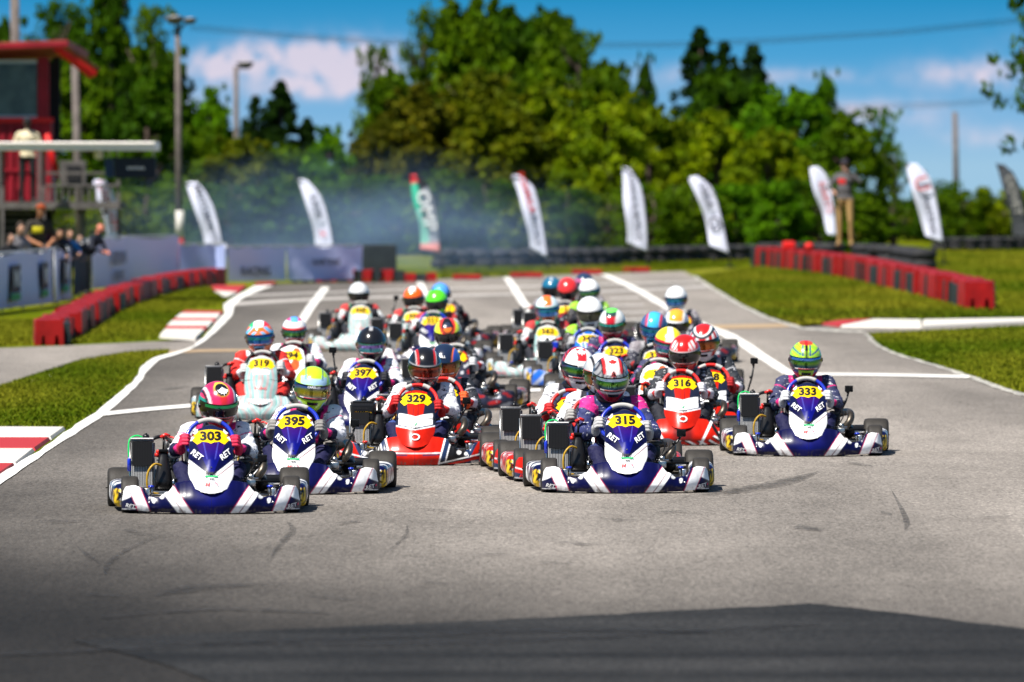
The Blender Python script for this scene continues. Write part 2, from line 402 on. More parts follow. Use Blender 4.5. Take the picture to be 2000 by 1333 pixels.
left_outer = [(33, 911), (66, 890), (99, 867), (132, 844), (178, 814), (198, 798), (231, 771), (261, 745), (277, 718), (297, 703.5), (330, 694)]
left_outer2 = [(373, 680), (400, 659), (421, 634), (439, 613), (437.6, 596.6), (456.5, 583), (483.5, 569.6), (500, 560), (530, 556)]
left_inner = [(0, 951), (59, 910), (99, 880), (148.5, 850), (198, 817), (238, 784), (271, 751), (290, 725), (313.5, 705), (347, 694), (392, 673.6), (432, 640), (454, 615.5), (456.5, 602), (470, 587), (500, 572), (532, 560)]
track = [(-1400, 2200), (7000, 2200), (7000, 1040), (2000, 775), (1880, 732), (1790, 706), (1720, 680), (1692, 652), (2000, 637), (2600, 618), (2600, 612), (2000, 628), (1700, 634), (1602, 638), (1560, 641), (1500, 622), (1450, 600), (1400, 572), (1355, 541), (1335, 531),
         (1000, 541), (700, 553), (530, 556), (500, 560), (483.5, 569.6), (456.5, 583), (437.6, 596.6), (439, 613), (421, 634), (400, 659), (373, 680)] + left_outer[::-1] + [(0, 936), (-700, 1400)]
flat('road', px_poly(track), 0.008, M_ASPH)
flat('path', px_poly([(403, 659), (373, 668), (300, 668), (130, 676), (0, 681), (-500, 700), (-500, 812), (0, 757), (60, 738), (160, 706), (250, 691), (326, 686), (334, 697), (380, 682), (410, 664)]), 0.004, M_SIDE)
_pp = [(140, 1256), (380, 1243), (600, 1232), (1000, 1214), (1300, 1199), (1500, 1188), (1580, 1185), (1660, 1190), (1800, 1208), (2000, 1233), (2600, 1290), (3000, 2100), (900, 2100), (560, 1420), (400, 1333), (330, 1305), (250, 1284)]
_q = []
for (xa, ya), (xb, yb) in zip(_pp, _pp[1:] + _pp[:1]):
    for i in range(10):
        t = i / 10; x = xa + (xb - xa) * t; y = ya + (yb - ya) * t
        _q.append((x, y + (2.2 * noise.noise(Vector((x * .012, y * .03, 3))) + 1.2 * noise.noise(Vector((x * .06, y * .1, 8))) if y < 1500 else 0)))
flat('asphalt_patch', px_poly(_q), 0.013, M_DARK)

def band(name, outer, inner, z, m, jit=0.0):
    z += 0.006
    a = smooth_path([at(*p) for p in outer], 5); b = smooth_path([at(*p) for p in inner], 5)
    n = 90
    def res(P):
        d = [0]
        for p, q in zip(P, P[1:]): d.append(d[-1] + (q - p).length)
        out = []; k = 0
        for i in range(n + 1):
            s = d[-1] * i / n
            while k < len(P) - 2 and d[k + 1] < s: k += 1
            out.append(P[k].lerp(P[k + 1], (s - d[k]) / max(1e-6, d[k + 1] - d[k])))
        return out
    A, B = res(a), res(b)
    V = []
    for i in range(n + 1):
        j = jit * noise.noise(Vector((i * 0.7, 3.1, jit * 50)))
        V += [(A[i].x + j, A[i].y, z), (B[i].x + j * .6, B[i].y, z)]
    Fb = [(2 * i, 2 * i + 1, 2 * i + 3, 2 * i + 2) for i in range(n)]
    me = mesh_np(name, V, Fb, m)
    for p in me.polygons:
        if p.normal.z < 0: me.flip_normals(); break
    return structure(link(name, me))
def stripe(name, pts, z, m, w=None, jit=0.0):
    """pts: (px, py, width in photo px, measured sideways) """
    return band(name, [(x - w_ / 2, y) for x, y, w_ in pts], [(x + w_ / 2, y) for x, y, w_ in pts], z, m, jit)
def hstripe(name, pts, z, m):
    return band(name, [(x, y - w_ / 2) for x, y, w_ in pts], [(x, y + w_ / 2) for x, y, w_ in pts], z, m)
band('edge_line', [(-60, 975), (0, 930)] + left_outer + left_outer2, [(-60, 992)] + left_inner, 0.010, M_WPAINT, 0.03)
stripe('lane_line', [(1180, 538, 16), (1235, 563, 18), (1300, 600, 20), (1340, 622, 22), (1380, 640, 26), (1420, 656, 30), (1480, 692, 26), (1542, 733, 26)], 0.010, M_WPAINT, jit=.03)
stripe('lane_line', [(990, 544, 13), (1005, 566, 15), (1020, 590, 16), (1032, 604, 18), (1046, 622, 18)], 0.010, M_WPAINT, jit=.03)
stripe('lane_line', [(636, 563, 15), (622, 582, 16), (606, 603, 17), (590, 628, 18), (575, 650, 18)], 0.010, M_WPAINT, jit=.02)
stripe('lane_line', [(818, 551, 12), (824, 562, 13), (831, 580, 13)], 0.010, M_WPAINT)
hstripe('start_line', [(203, 812, 7), (290, 803, 6.5), (385, 795, 6.5), (600, 778, 5)], 0.012, M_WPAINT)
hstripe('start_line', [(930, 764, 5), (1000, 767, 5), (1056, 765, 5)], 0.012, M_WPAINT)
hstripe('start_line', [(1535, 734, 5), (1700, 735, 5), (1893, 739, 5)], 0.012, M_WPAINT)
hstripe('grid_line', [(440, 597, 7), (560, 589, 6), (700, 583, 5), (980, 577, 4), (1200, 570, 4), (1385, 561, 5)], 0.008, M_FAINT)
hstripe('grid_line', [(470, 580, 4), (700, 571, 3), (1000, 562, 3), (1360, 552, 3)], 0.008, M_FAINT)
for i in range(5):
    hstripe('grid_line', [(1190 + 8 * i, 585 + 14 * i, 3), (1250 + 8 * i, 583 + 14 * i, 3)], 0.008, M_FAINT)
hstripe('orange_line', [(330, 691, 5), (420, 687, 5), (700, 686, 4)], 0.008, M_ORANGE)
hstripe('orange_line', [(1380, 641, 8), (1480, 639, 8), (1560, 637, 6)], 0.008, M_ORANGE)
hstripe('edge_line', [(1560, 643, 4), (1630, 648, 4), (1690, 650, 3)], 0.008, M_BLOTCH)
stripe('edge_line', [(1355, 541, 11), (1400, 570, 12), (1450, 600, 13), (1500, 623, 15), (1560, 642, 18)], 0.010, M_BLOTCH, jit=.05)
stripe('edge_line', [(1692, 654, 8), (1722, 682, 10), (1790, 706, 14), (1880, 733, 18), (2004, 776, 22), (2300, 850, 30)], 0.010, M_BLOTCH, jit=.05)
hstripe('path_edge', [(60, 747, 5), (120, 728, 4), (160, 712, 3), (250, 697, 3)], 0.010, M_BLOTCH)
# repaired seams and tyre marks
M_SKID = mat('rubber_mark', (0.03, 0.03, 0.032), 0.8)
def skid_material():
    m = M_SKID; nt = m.node_tree; N = nt.nodes; L = nt.links; b = N['Principled BSDF']; b.inputs['Specular IOR Level'].default_value = .1
    tc = N.new('ShaderNodeTexCoord'); n = N.new('ShaderNodeTexNoise'); n.inputs['Scale'].default_value = 9; n.inputs['Detail'].default_value = 6; L.new(tc.outputs['Object'], n.inputs['Vector'])
    r = N.new('ShaderNodeMapRange'); r.inputs[1].default_value = 0.35; r.inputs[2].default_value = 0.75; r.inputs[3].default_value = 0.0; r.inputs[4].default_value = 0.75
    L.new(n.outputs[0], r.inputs[0]); L.new(r.outputs[0], b.inputs['Alpha'])
skid_material()
for pts in ([(205, 1130, 1), (208, 1112, 12), (222, 1096, 12), (250, 1078, 9), (285, 1062, 6), (312, 1052, 1)], [(150, 1072, 1), (170, 1088, 12), (195, 1106, 1)],
            [(560, 1022, 1), (572, 1040, 14), (552, 1062, 14), (536, 1082, 8), (528, 1100, 1)], [(795, 1030, 1), (793, 1048, 9), (778, 1065, 8), (755, 1085, 1)],
            [(1320, 975, 1), (1420, 966, 60), (1520, 948, 60), (1600, 925, 1)], [(1560, 1030, 1), (1580, 1038, 60), (1600, 1042, 1)], [(1720, 1003, 1), (1732, 1008, 18), (1740, 1012, 1)],
            [(1920, 1016, 1), (1945, 1015, 40), (1980, 1012, 1)], [(1080, 1063, 1), (1130, 1067, 50), (1190, 1071, 1)], [(1245, 1082, 1), (1262, 1084, 22), (1280, 1086, 1)],
            [(1740, 960, 1), (1770, 1020, 12), (1765, 1045, 1)], [(540, 805, 1), (580, 803, 40), (640, 800, 1)], [(300, 765, 1), (330, 763, 30), (372, 757, 1)], [(300, 1170, 1), (430, 1150, 120), (600, 1145, 1)],
            [(1640, 905, 1), (1680, 911, 22), (1705, 916, 1)]):
    stripe('skid_mark', pts, 0.0125, M_SKID)
rs = random.Random(11)
for i in range(16):
    x = rs.uniform(60, 1950); y = rs.uniform(985, 1170); L_ = rs.uniform(30, 120); k = rs.uniform(-.12, .12)
    hstripe('rubber_streak', [(x, y, .4), (x + L_ * .5, y + k * L_ * .4, rs.uniform(1.5, 4)), (x + L_, y + k * L_, .4)], 0.0125, M_SKID)
for pts in ([(0, 1285, 6), (500, 1262, 9), (1100, 1238, 8), (1450, 1245, 5)], [(150, 1262, 4), (900, 1262, 10), (1600, 1225, 5)], [(200, 1212, 3), (420, 1196, 5), (640, 1203, 3)]):
    hstripe('rubber_streak', pts, 0.0125, M_SKID)

# kerbs ---------------------------------------------------------------
def kerb(name, quad, m, h=0.06, parent=None):
    """a raised slab whose top outline is the projected quad"""
    P = [at(x, y, 0) for x, y in quad]; bm = bmesh.new()
    a = [bm.verts.new((p.x, p.y, 0.001)) for p in P]; c = Vector((sum(p.x for p in P) / 4, sum(p.y for p in P) / 4, 0))
    b = [bm.verts.new((lerp(p.x, c.x, .03), lerp(p.y, c.y, .03), h)) for p in P]
    bm.faces.new(b)
    for i in range(4): bm.faces.new((a[i], a[(i + 1) % 4], b[(i + 1) % 4], b[i]))
    return link(name, bm_mesh(name, bm, m), parent)
def kerb_thing(label, segs, h=0.05):
    base = at(*segs[0][1][0]); t = thing('kerb', label, 'kerb', (0, 0, 0))
    for m, q in segs: kerb('painted_block', q, m, h, t)
    return t
kerb_thing('near left kerb with wide red and white blocks beside the white edge line',
    [(M_KWHITE, [(-120, 839), (128, 840), (101, 859.5), (-150, 859.5)]), (M_RED, [(-150, 860.5), (99, 860.5), (70, 881.5), (-190, 881.5)]),
     (M_KWHITE, [(-190, 882.5), (68, 882.5), (33, 910.5), (-240, 910.5)]), (M_RED, [(-240, 911.5), (30, 911.5), (0, 932), (-300, 932)])], 0.03)
kerb_thing('striped red and white kerb on the left grass strip, middle of the left verge',
    [(M_RED, [(361, 612.5), (437, 613.5), (432, 617.5), (352, 617.5)]), (M_KWHITE, [(352, 618), (431, 618), (425, 627), (341, 627)]), (M_RED, [(341, 627.5), (424, 627.5), (420, 632), (335, 632)]),
     (M_KWHITE, [(335, 632.5), (418, 632.5), (408, 642.5), (325, 642.5)]), (M_RED, [(325, 643), (407, 643), (401, 648.5), (322, 648.5)]), (M_KWHITE, [(322, 649), (400, 649), (382, 667), (311, 661)])], 0.05)
kerb_thing('farthest left kerb, red with white edge, where the track leaves the smoke',
    [(M_RED, [(413, 562), (482, 562), (466, 575), (418, 572)]), (M_KWHITE, [(418, 572.5), (464, 575.5), (446, 584), (436, 583)]), (M_RED, [(500, 557), (540, 555), (534, 559), (496, 560.5)])], 0.05)
kerb_thing('low kerb on the right verge, red at its left tip and white along the side road',
    [(M_RED, [(1605, 636), (1640, 630), (1705, 627.5), (1640, 641)]), (M_KWHITE, [(1641, 641), (1706, 628), (1800, 629), (1800, 642)]), (M_KWHITE, [(1801, 629), (2010, 625.5), (2010, 632), (1801, 642)])], 0.04)

# grass tufts ---------------------------------------------------------
def inside(p, poly):
    r = False; j = len(poly) - 1
    for i in range(len(poly)):
        a, b = poly[i], poly[j]
        if (a[1] > p[1]) != (b[1] > p[1]) and p[0] < (b[0] - a[0]) * (p[1] - a[1]) / (b[1] - a[1]) + a[0]: r = not r
        j = i
    return r
M_BLADE = mat('grass_blade', (0.08, 0.11, 0.02), 0.7, attr=True, spec=0.05)
def tufts(name, poly, n, seed, hh=(0.03, 0.08), hue=1.0):
    P = px_poly(poly); P2 = [(p.x, p.y) for p in P]; xs_ = [p[0] for p in P2]; ys_ = [p[1] for p in P2]; r = random.Random(seed)
    V = []; Fs = []; Cc = []; k = 0; tries = 0
    while k < n and tries < n * 12:
        tries += 1
        x = r.uniform(min(xs_), max(xs_)); y = r.uniform(min(ys_), max(ys_))
        q = noise.noise(Vector((x * 0.5, y * 0.18, seed)))
        if not inside((x, y), P2): continue
        a = r.uniform(0, 6.28); h = r.uniform(*hh) * .6; w = r.uniform(0.010, 0.028); dx, dy = math.cos(a) * w, math.sin(a) * w
        i = len(V); lx, ly = r.uniform(-.03, .03), r.uniform(-.03, .03)
        V += [(x - dx, y - dy, 0.0), (x + dx, y + dy, 0.0), (x + lx, y + ly, h)]
        Fs.append((i, i + 1, i + 2)); t = r.random() * .45 + .55 * (0.5 + 1.5 * noise.noise(Vector((x * .35, y * .09, 7))))
        c = mixc((.054, .092, .0005), (.185, .178, .010), min(1, max(0, t))); c = (c[0] * hue, c[1], c[2])
        Cc += [c, c, c]; k += 1
    o = link(name, mesh_np(name, V, Fs, M_BLADE, Cc, False)); o['kind'] = 'stuff'; o['label'] = 'short mown green grass on the track verge'; o['category'] = 'grass'
isl = [(-40, 770), (0, 757), (60, 738), (160, 706), (250, 691), (332, 686), (296, 703), (275, 718), (259, 745), (229, 771), (196, 798), (176, 814), (130, 839), (-40, 839)]
tufts('grass', isl, 42000, 1)
tufts('grass', [(135, 672), (300, 664), (330, 650), (365, 605), (440, 596), (450, 583), (400, 560), (330, 570), (245, 605), (190, 645)], 22000, 2, (.04, .09))
tufts('grass', [(-40, 678), (70, 674), (70, 628), (0, 628), (-40, 630)], 7000, 3, (.04, .1))
tufts('grass', [(1360, 541), (1405, 570), (1455, 600), (1505, 621), (1560, 638), (1700, 626), (2020, 624), (2020, 560), (1950, 600), (1880, 600), (1620, 536), (1480, 522)], 42000, 4, (.04, .10))
tufts('grass', [(1696, 654), (2020, 637), (2020, 778), (1880, 731), (1795, 704), (1725, 679)], 20000, 5, (.03, .08))
tufts('grass', [(1800, 580), (1960, 600), (2020, 600), (2020, 490), (1830, 490), (1750, 560)], 14000, 6, (.05, .12))
tufts('grass', [(860, 545), (1330, 530), (1480, 517), (1480, 500), (860, 522)], 12000, 7, (.06, .16))
# ------------------------------------------------------------------ kart materials
PAINT = mat('livery_gloss', (1, 1, 1), 0.30, coat=0.12, spec=.14, attr=True, bump=(7, .12, .02), vary=(16, .17))
TYRE = mat('tyre_rubber', (0.026, 0.023, 0.020), 0.62, bump=(90, .35, .003), vary=(14, .25))
BLACK = mat('black_plastic', (0.004, 0.004, 0.0045), 0.42, spec=.2, bump=(60, .1, .002))
SATIN = mat('satin_black_moulding', (0.006, 0.006, 0.007), 0.30, spec=.4, bump=(40, .12, .002))
STEEL = mat('brushed_steel', (0.55, 0.54, 0.52), 0.32, 1.0, vary=(30, .2))
CHROME = mat('chrome', (0.75, 0.75, 0.74), 0.12, 1.0)
FRAME_C = mat('chrome_frame_tube', (0.30, 0.30, 0.31), 0.3, 0.9, vary=(20, .2))
RED = mat('red_silicone', (0.62, 0.02, 0.015), 0.35, coat=.3)
BLUEP = mat('blue_anodised', (0.01, 0.03, 0.42), 0.3, coat=.5)
GREENH = mat('green_hose', (0.0, 0.55, 0.12), 0.35)
AMBER = mat('amber_fuel_hose', (0.42, 0.25, 0.02), 0.3)
YELLOW = mat('yellow_plate', (0.86, 0.55, 0.0), 0.35, coat=.3)
INK = mat('black_lettering', (0.006, 0.006, 0.006), 0.5)
WINK = mat('white_lettering', (0.80, 0.80, 0.80), 0.5)
MAGI = mat('magenta_lettering', (0.70, 0.01, 0.10), 0.5)
REDI = mat('red_lettering', (0.70, 0.02, 0.02), 0.5)
GRNI = mat('green_lettering', (0.01, 0.40, 0.12), 0.5)
SEATM = mat('seat_fibreglass', (0.10, 0.10, 0.10), 0.35)
CAST = mat('cast_alloy', (0.16, 0.16, 0.165), 0.45, 0.7, bump=(60, .5, .003))
GREYW = mat('grey_suede_grip', (0.42, 0.41, 0.39), 0.85, bump=(120, .4, .002))
EXH = mat('sooty_exhaust', (0.10, 0.085, 0.07), 0.38, 0.8, vary=(18, .4))
def radiator_mat():
    m = mat('radiator_core', (0.05, 0.05, 0.052), 0.5, 0.4); nt = m.node_tree; N = nt.nodes; L = nt.links; b = N['Principled BSDF']
    tc = N.new('ShaderNodeTexCoord'); w = N.new('ShaderNodeTexWave'); w.bands_direction = 'X'; w.inputs['Scale'].default_value = 28; L.new(tc.outputs['Object'], w.inputs['Vector'])
    r = N.new('ShaderNodeValToRGB'); r.color_ramp.elements[0].color = (0.002, 0.002, 0.002, 1); r.color_ramp.elements[1].color = (0.40, 0.40, 0.40, 1); L.new(w.outputs[0], r.inputs[0])
    L.new(r.outputs[0], b.inputs['Base Color']); return m
RADI = radiator_mat()
RADD = RADI.copy(); RADD.name = 'radiator_blind_mesh'
RADD.node_tree.nodes['Color Ramp'].color_ramp.elements[1].color = (0.010, 0.010, 0.012, 1)

NAVY = (0.0025, 0.003, 0.038); WH = (0.87, 0.87, 0.88); MAG = (0.42, 0.006, 0.075); MAR = (0.16, 0.008, 0.02); BLU = (0.003, 0.005, 0.15)
REDP = (0.50, 0.012, 0.004); BK = (0.010, 0.010, 0.012); INDI = (0.014, 0.030, 0.085); SILV = (0.30, 0.38, 0.38); TEAL = (0.16, 0.42, 0.40); PINK = (0.50, 0.26, 0.26)

# ---- skins as explicit functions y(x,z)
def b_top(x):
    return interp(abs(x), [(0, .235), (.12, .235), (.17, .228), (.23, .218), (.30, .155), (.36, .118), (.42, .128), (.47, .182), (.52, .196), (.57, .190), (.605, .150)])
def b_bot(x): return interp(abs(x), [(0, .012), (.3, .020), (.605, .032)])
def b_y(x, z):
    a = abs(x); yf = -0.93 + 0.22 * (a / .6) ** 1.8 + (0.06 * max(0, (a - .55) / .055) ** 2)
    t = (z - b_bot(x)) / max(.02, b_top(x) - b_bot(x)); t = min(1.15, max(-.2, t))
    lean = interp(a, [(0, .20), (.2, .17), (.32, .06), (.6, .045)])
    return yf + lean * max(0, t - .22) ** 1.5 + 0.035 * (1 - t) ** 3
def bumper_f(u, v):
    x = -.605 + 1.21 * u
    if v < .12:      # underside
        k = (.12 - v) / .12; z = b_bot(x) + .004 * k; return (x, b_y(x, b_bot(x)) + .14 * k, z)
    if v < .80:
        t = (v - .12) / .68; z = lerp(b_bot(x), b_top(x), t); return (x, b_y(x, z), z)
    k = (v - .80) / .20; zt = b_top(x)      # top rolls over and back
    ang = k * math.pi / 2; r = .016
    return (x, b_y(x, zt) + r * math.sin(ang) + .12 * k * k, zt + r * .8 * math.sin(ang * 2) * .6 - .03 * k * k)
def p_w(t): return interp(t, [(0, .02), (.03, .075), (.08, .115), (.16, .140), (.3, .157), (.5, .155), (.75, .146), (.9, .126), (.96, .10), (1, .05)])
P_Z0, P_Z1 = .150, .605
def p_y(x, z):
    t = (z - P_Z0) / (P_Z1 - P_Z0)
    return -0.905 + .44 * t ** 1.05 - .05 * math.sin(math.pi * min(1, max(0, t))) + 3.6 * x * x - .012 * math.exp(-(x / .035) ** 2) * max(0, 1 - abs(t - .5) / .2)
def panel_f(u, v):
    a = 2 * u - 1; x = a * p_w(v); z = P_Z0 + (P_Z1 - P_Z0) * v - .02 * a * a * (1 if v > .5 else 0)
    return (x, p_y(x, z), z)

# ---- liveries: colours by position on the skin
def liv_ret_b(x, z, side=1):
    a = abs(x); c = 1
    def bandm(x0, w, sl, e=.006):
        d = a - (x0 + sl * z)
        return d
    d1 = a - (.166 + .72 * z)
    if -.058 < d1 < .050:
        if -.058 < d1 < -.050: return MAG
        if .006 < d1 < .013: return MAR
        return WH
    d2 = a - (.447 + .42 * z)
    if -.048 < d2 < .042:
        if d2 < -.041 or d2 > .036: return MAG
        return WH
    if a > .50 and z > .095 + .5 * (.60 - a) and d2 > 0: return WH
    if a > .47 and z < .05 and abs(z - (.035 + .10 * (.60 - a))) < .0035: return WH
    for bx, bz, r in ((.392, .104, .013), (.390, .090, .009), (.335, .128, .016)):
        if (a - bx) ** 2 + (z - bz) ** 2 < r * r: return WH
    if a > .5 and d2 > 0: return (.008, .010, .05)
    return mixc(NAVY, BLU, .55 * sstep(.2, .0, a))
def liv_ret_p(x, z, t, w):
    a = abs(x)
    vb = .25 + .25 * a / .155            # edge between white chin and navy shield
    if t < vb - .0:
        dm = vb - t
        if .055 < dm < .072 and a > .03: return MAR
        return WH
    if t > .80 and a > .088:
        k = (a - .088) / .05 + (t - .80) / .4
        if abs((t - .80) - (a - .09) * 1.8 - .03) < .028: return MAR
        return WH
    vv = .010 + .095 * max(0, (t - .27) / .5)
    if a < vv and t < .88:
        if abs(a - vv * .5) < .004 and t > .5: return (.05, .05, .32)
        return mixc(BLU, (.035, .003, .10), sstep(.45, .85, t))
    return mixc(NAVY, (.007, .012, .05), sstep(.5, 1, t))
def liv_red_b(x, z):
    a = abs(x); e = .20 + .25 * (z - .1)
    if z > .165 and a < .17: return REDP
    if a < e:
        if abs(z - (.105 + .02 * a)) < .004: return WH
        if a > .06 and abs(z - (.090 + .03 * a)) < .005: return INDI
        return REDP
    if a < e + .012: return WH
    if a < e + .05 and z > .05: return INDI
    if abs(a - (e + .055)) < .005 and z > .04: return WH
    if abs(z - (.045 + .22 * (a - .28))) < .005: return WH
    if abs(z - (.020 + .22 * (a - .28))) < .010: return REDP
    if abs(a - (.470 + .5 * (z - .1))) < .022 and z > .07: return REDP
    if a > .535 and z > .09: return REDP
    if a > .44 and z < .045: return (.45, .46, .48)
    for bx, bz, r in ((.40, .10, .014), (.345, .112, .018)):
        if (a - bx) ** 2 + (z - bz) ** 2 < r * r: return WH
    return BK if a < .40 else INDI
def liv_red_p(x, z, t, w):
    a = abs(x); vb = .30 + .06 * a / .165
    if t < vb: return REDP
    if t < vb + .022: return WH
    if t < vb + .04: return INDI
    if t < .53 + .10 * a / .16 and a < .135: return WH
    if t > .80: return REDP if (a < .035 or .04 < a < .085) and t < .97 else BK
    if a < .055 + .06 * (t - .5) and t > .50:
        return REDP if abs(a - .02) > .004 else (.2, .01, .01)
    return (.012, .016, .035)
def liv_redw_b(x, z):
    a = abs(x); n = noise.noise(Vector((x * 3, z * 14, 1.7)))
    d = a - .16 - 1.1 * z
    if abs(a - (.19 + .5 * (z - .1))) < .012: return WH
    if abs(a - (.30 - .6 * (z - .1))) < .016 or abs(a - (.46 - .5 * z)) < .014: return BK
    if d < 0 and z > .05: return mixc(REDP, BK, sstep(.12, .05, a) * .7)
    k = (a * 1.0 + z * 2.2 + n * .03) % .11
    return WH if k < .035 else (REDP if k < .085 else BK)
def liv_silv_b(x, z):
    a = abs(x); k = (a * 1.0 - z * .25 + .02 * math.sin(z * 30)) % .085
    if k < .012: return TEAL
    if .042 < k < .052: return PINK
    if k < .018: return (.60, .62, .62)
    return mixc(SILV, (.52, .56, .56), sstep(.3, .6, a))
def liv_silv_p(x, z, t, w):
    a = abs(x)
    if t > .93: return (.45, .46, .46)
    k = (a + .012 * math.sin(t * 9)) % .05
    if t > .62 and a < .09 * (1 - (.78 - t)) and t < .70: return WH
    if k < .008: return PINK
    if .025 < k < .033: return TEAL
    if t < .12: return WH
    return SILV
def liv_cowl_w(x, z, t=0, w=0):
    a = abs(x); n = noise.noise(Vector((x * 9, z * 9, 4)))
    return (.60, .10, .03) if n > .25 else WH
def liv_blue_b(x, z):
    a = abs(x); return (.02, .12, .55) if (a + z) % .16 < .10 else (.35, .40, .55)
def liv_blue_p(x, z, t, w):
    a = abs(x)
    if abs(a - .05 * t) < .005 or abs(a - .11 * t) < .005: return WH
    return (.015, .14, .62) if t > .35 else (.05, .10, .35)
def liv_dark_b(x, z):
    a = abs(x); n = noise.noise(Vector((x * 7, z * 18, 9)))
    return (.35, .36, .40) if n > .28 else ((.35, .02, .02) if n < -.33 else (.025, .028, .05))
def liv_dark_p(x, z, t, w):
    n = noise.noise(Vector((x * 14, z * 12, 2)))
    return (.45, .45, .48) if n > .25 else ((.40, .02, .02) if n < -.28 else (.03, .03, .05))
LIV = {'ret': (liv_ret_b, liv_ret_p, NAVY), 'red': (liv_red_b, liv_red_p, REDP), 'redw': (liv_redw_b, liv_red_p, REDP), 'silver': (liv_silv_b, liv_silv_p, SILV),
       'white': (liv_cowl_w, liv_cowl_w, WH), 'blue': (liv_blue_b, liv_blue_p, (.02, .12, .5)), 'dark': (liv_dark_b, liv_dark_p, (.03, .03, .05))}
PARTS = {}
def cached(key, fn):
    if key not in PARTS: PARTS[key] = fn()
    return PARTS[key]
def aa(fn, d):
    """average a colour function over a small neighbourhood"""
    def g(*a):
        cs = [fn(a[0] + i * d, a[1] + j * d, *a[2:]) for i in (-.5, .5) for j in (-.5, .5)]
        return tuple(sum(c[k] for c in cs) / 4 for k in range(3))
    return g
def bumper_mesh(liv, hi):
    nu, nv = (300, 58) if hi else (130, 26)
    f = aa(LIV[liv][0], 1.2 / nu)
    def col(u, v, p):
        if v < .12: return (.35, .34, .30)
        c = f(p[0], p[2]); n = noise.noise(Vector((p[0] * 18, p[2] * 40, 3))) + .5 * noise.noise(Vector((p[0] * 60, p[2] * 30, 9)))
        c = mixc(c, (.10, .09, .08), .75 * sstep(.02, .55, n) * sstep(.075, .02, p[2]))      # road grime and stone chips low down
        if abs(p[0]) < .0035: c = mixc(c, (.01, .01, .02), .6)                                # moulding seam
        return c
    o = grid_sheet('front_bumper', nu, nv, bumper_f, col, PAINT)
    return o
def panel_mesh(liv, hi):
    nu, nv = (70, 110) if hi else (30, 46); g = LIV[liv][1]
    def col(u, v, p):
        if v > .985 or u < .008 or u > .992: return (.03, .03, .035)
        cs = [g(p[0] + i * .002, p[2], min(1, max(0, v + j * .004)), p_w(v)) for i in (-.5, .5) for j in (-.5, .5)]
        return tuple(sum(c[k] for c in cs) / 4 for k in range(3))
    return grid_sheet('front_panel', nu, nv, panel_f, col, PAINT, back=(0, .012, -.004))
def loft(name, stations, n, col, m):
    """stations: (y, cx, cz, halfw, halfh); superellipse sections"""
    V = []; Cc = []; Fs = []
    for (y, cx, cz, hw, hh) in stations:
        for k in range(n):
            a = 2 * math.pi * k / n; c, s = math.cos(a), math.sin(a)
            x = cx + hw * math.copysign(abs(c) ** .55, c); z = cz + hh * math.copysign(abs(s) ** .55, s)
            V.append((x, y, z)); Cc.append(col(x, y, z))
    for i in range(len(stations) - 1):
        for k in range(n): Fs.append((i * n + k, i * n + (k + 1) % n, (i + 1) * n + (k + 1) % n, (i + 1) * n + k))
    Fs.append(tuple(range(n))); Fs.append(tuple((len(stations) - 1) * n + k for k in reversed(range(n))))
    return mesh_np(name, V, Fs, m, Cc)
def pod_mesh(side, liv, hi):
    base = LIV[liv][2]
    st = []; ny = 46 if hi else 22
    for i in range(ny + 1):
        t = i / ny; y = -.42 + .82 * t
        e = min(1, (t / .10) ** .5 if t < .10 else 1, ((1 - t) / .10) ** .5 if t > .9 else 1); e = max(.06, e)
        cx = side * (.565 + .035 * t); st.append((y, cx, .115 + .01 * t, .092 * (.35 + .65 * e), .082 * (.35 + .65 * e)))
    def col(x, y, z):
        n = noise.noise(Vector((x * 9, y * 9, z * 16 + len(liv) * 3))); q = noise.noise(Vector((x * 20, y * 26 + 5, z * 30)))
        if y < -.27:
            if z > .165: return base
            o = abs(x) - .56
            if o > .055: return (.78, .50, .02) if q > -.15 else BK
            if o > .02 and z < .15: return WH if q > -.1 else base
            if q > .22: return (.6, .03, .02) if liv != 'ret' or n > 0 else WH
            return (.42, .43, .46) if n > -.15 else (BK if q < 0 else base)
        if q > .3: return WH
        if n > .15: return REDP if liv in ('red', 'redw', 'dark') else WH
        return base if n > -.2 else (.03, .03, .05)
    return loft('side_pod', st, 28 if hi else 16, col, PAINT)
def tyre_mesh(r, w, n):
    bm = bmesh.new(); h = w / 2
    add_lathe(bm, [(-h * .80, .062), (-h * .98, .075), (-h, r * .78), (-h * .93, r * .93), (-h * .74, r * .99), (-h * .4, r), (h * .4, r), (h * .74, r * .99), (h * .93, r * .93), (h, r * .78), (h * .98, .075), (h * .80, .062)], n, 'x')
    return bm_mesh('tyre', bm, TYRE, True)
def rim_mesh(w, n):
    bm = bmesh.new(); h = w / 2
    add_lathe(bm, [(-h * .9, .066), (-h * .9, .060), (-h * .4, .056), (-h * .4, .020), (-h * .55, .018), (-h * .55, .001)], n, 'x', closed=False)
    add_lathe(bm, [(h * .9, .066), (h * .9, .060), (h * .4, .056), (h * .4, .020), (h * .55, .018), (h * .55, .001)], n, 'x', closed=False)
    add_lathe(bm, [(-h * .9, .066), (h * .9, .066)], n, 'x', closed=False)
    for k in range(5):
        a = k * 1.2566
        add_tube(bm, [(h * .42, .03 * math.cos(a), .03 * math.sin(a)), (h * .50, .03 * math.cos(a), .03 * math.sin(a))], .005, 6)
    return bm_mesh('rim', bm, CHROME, True)
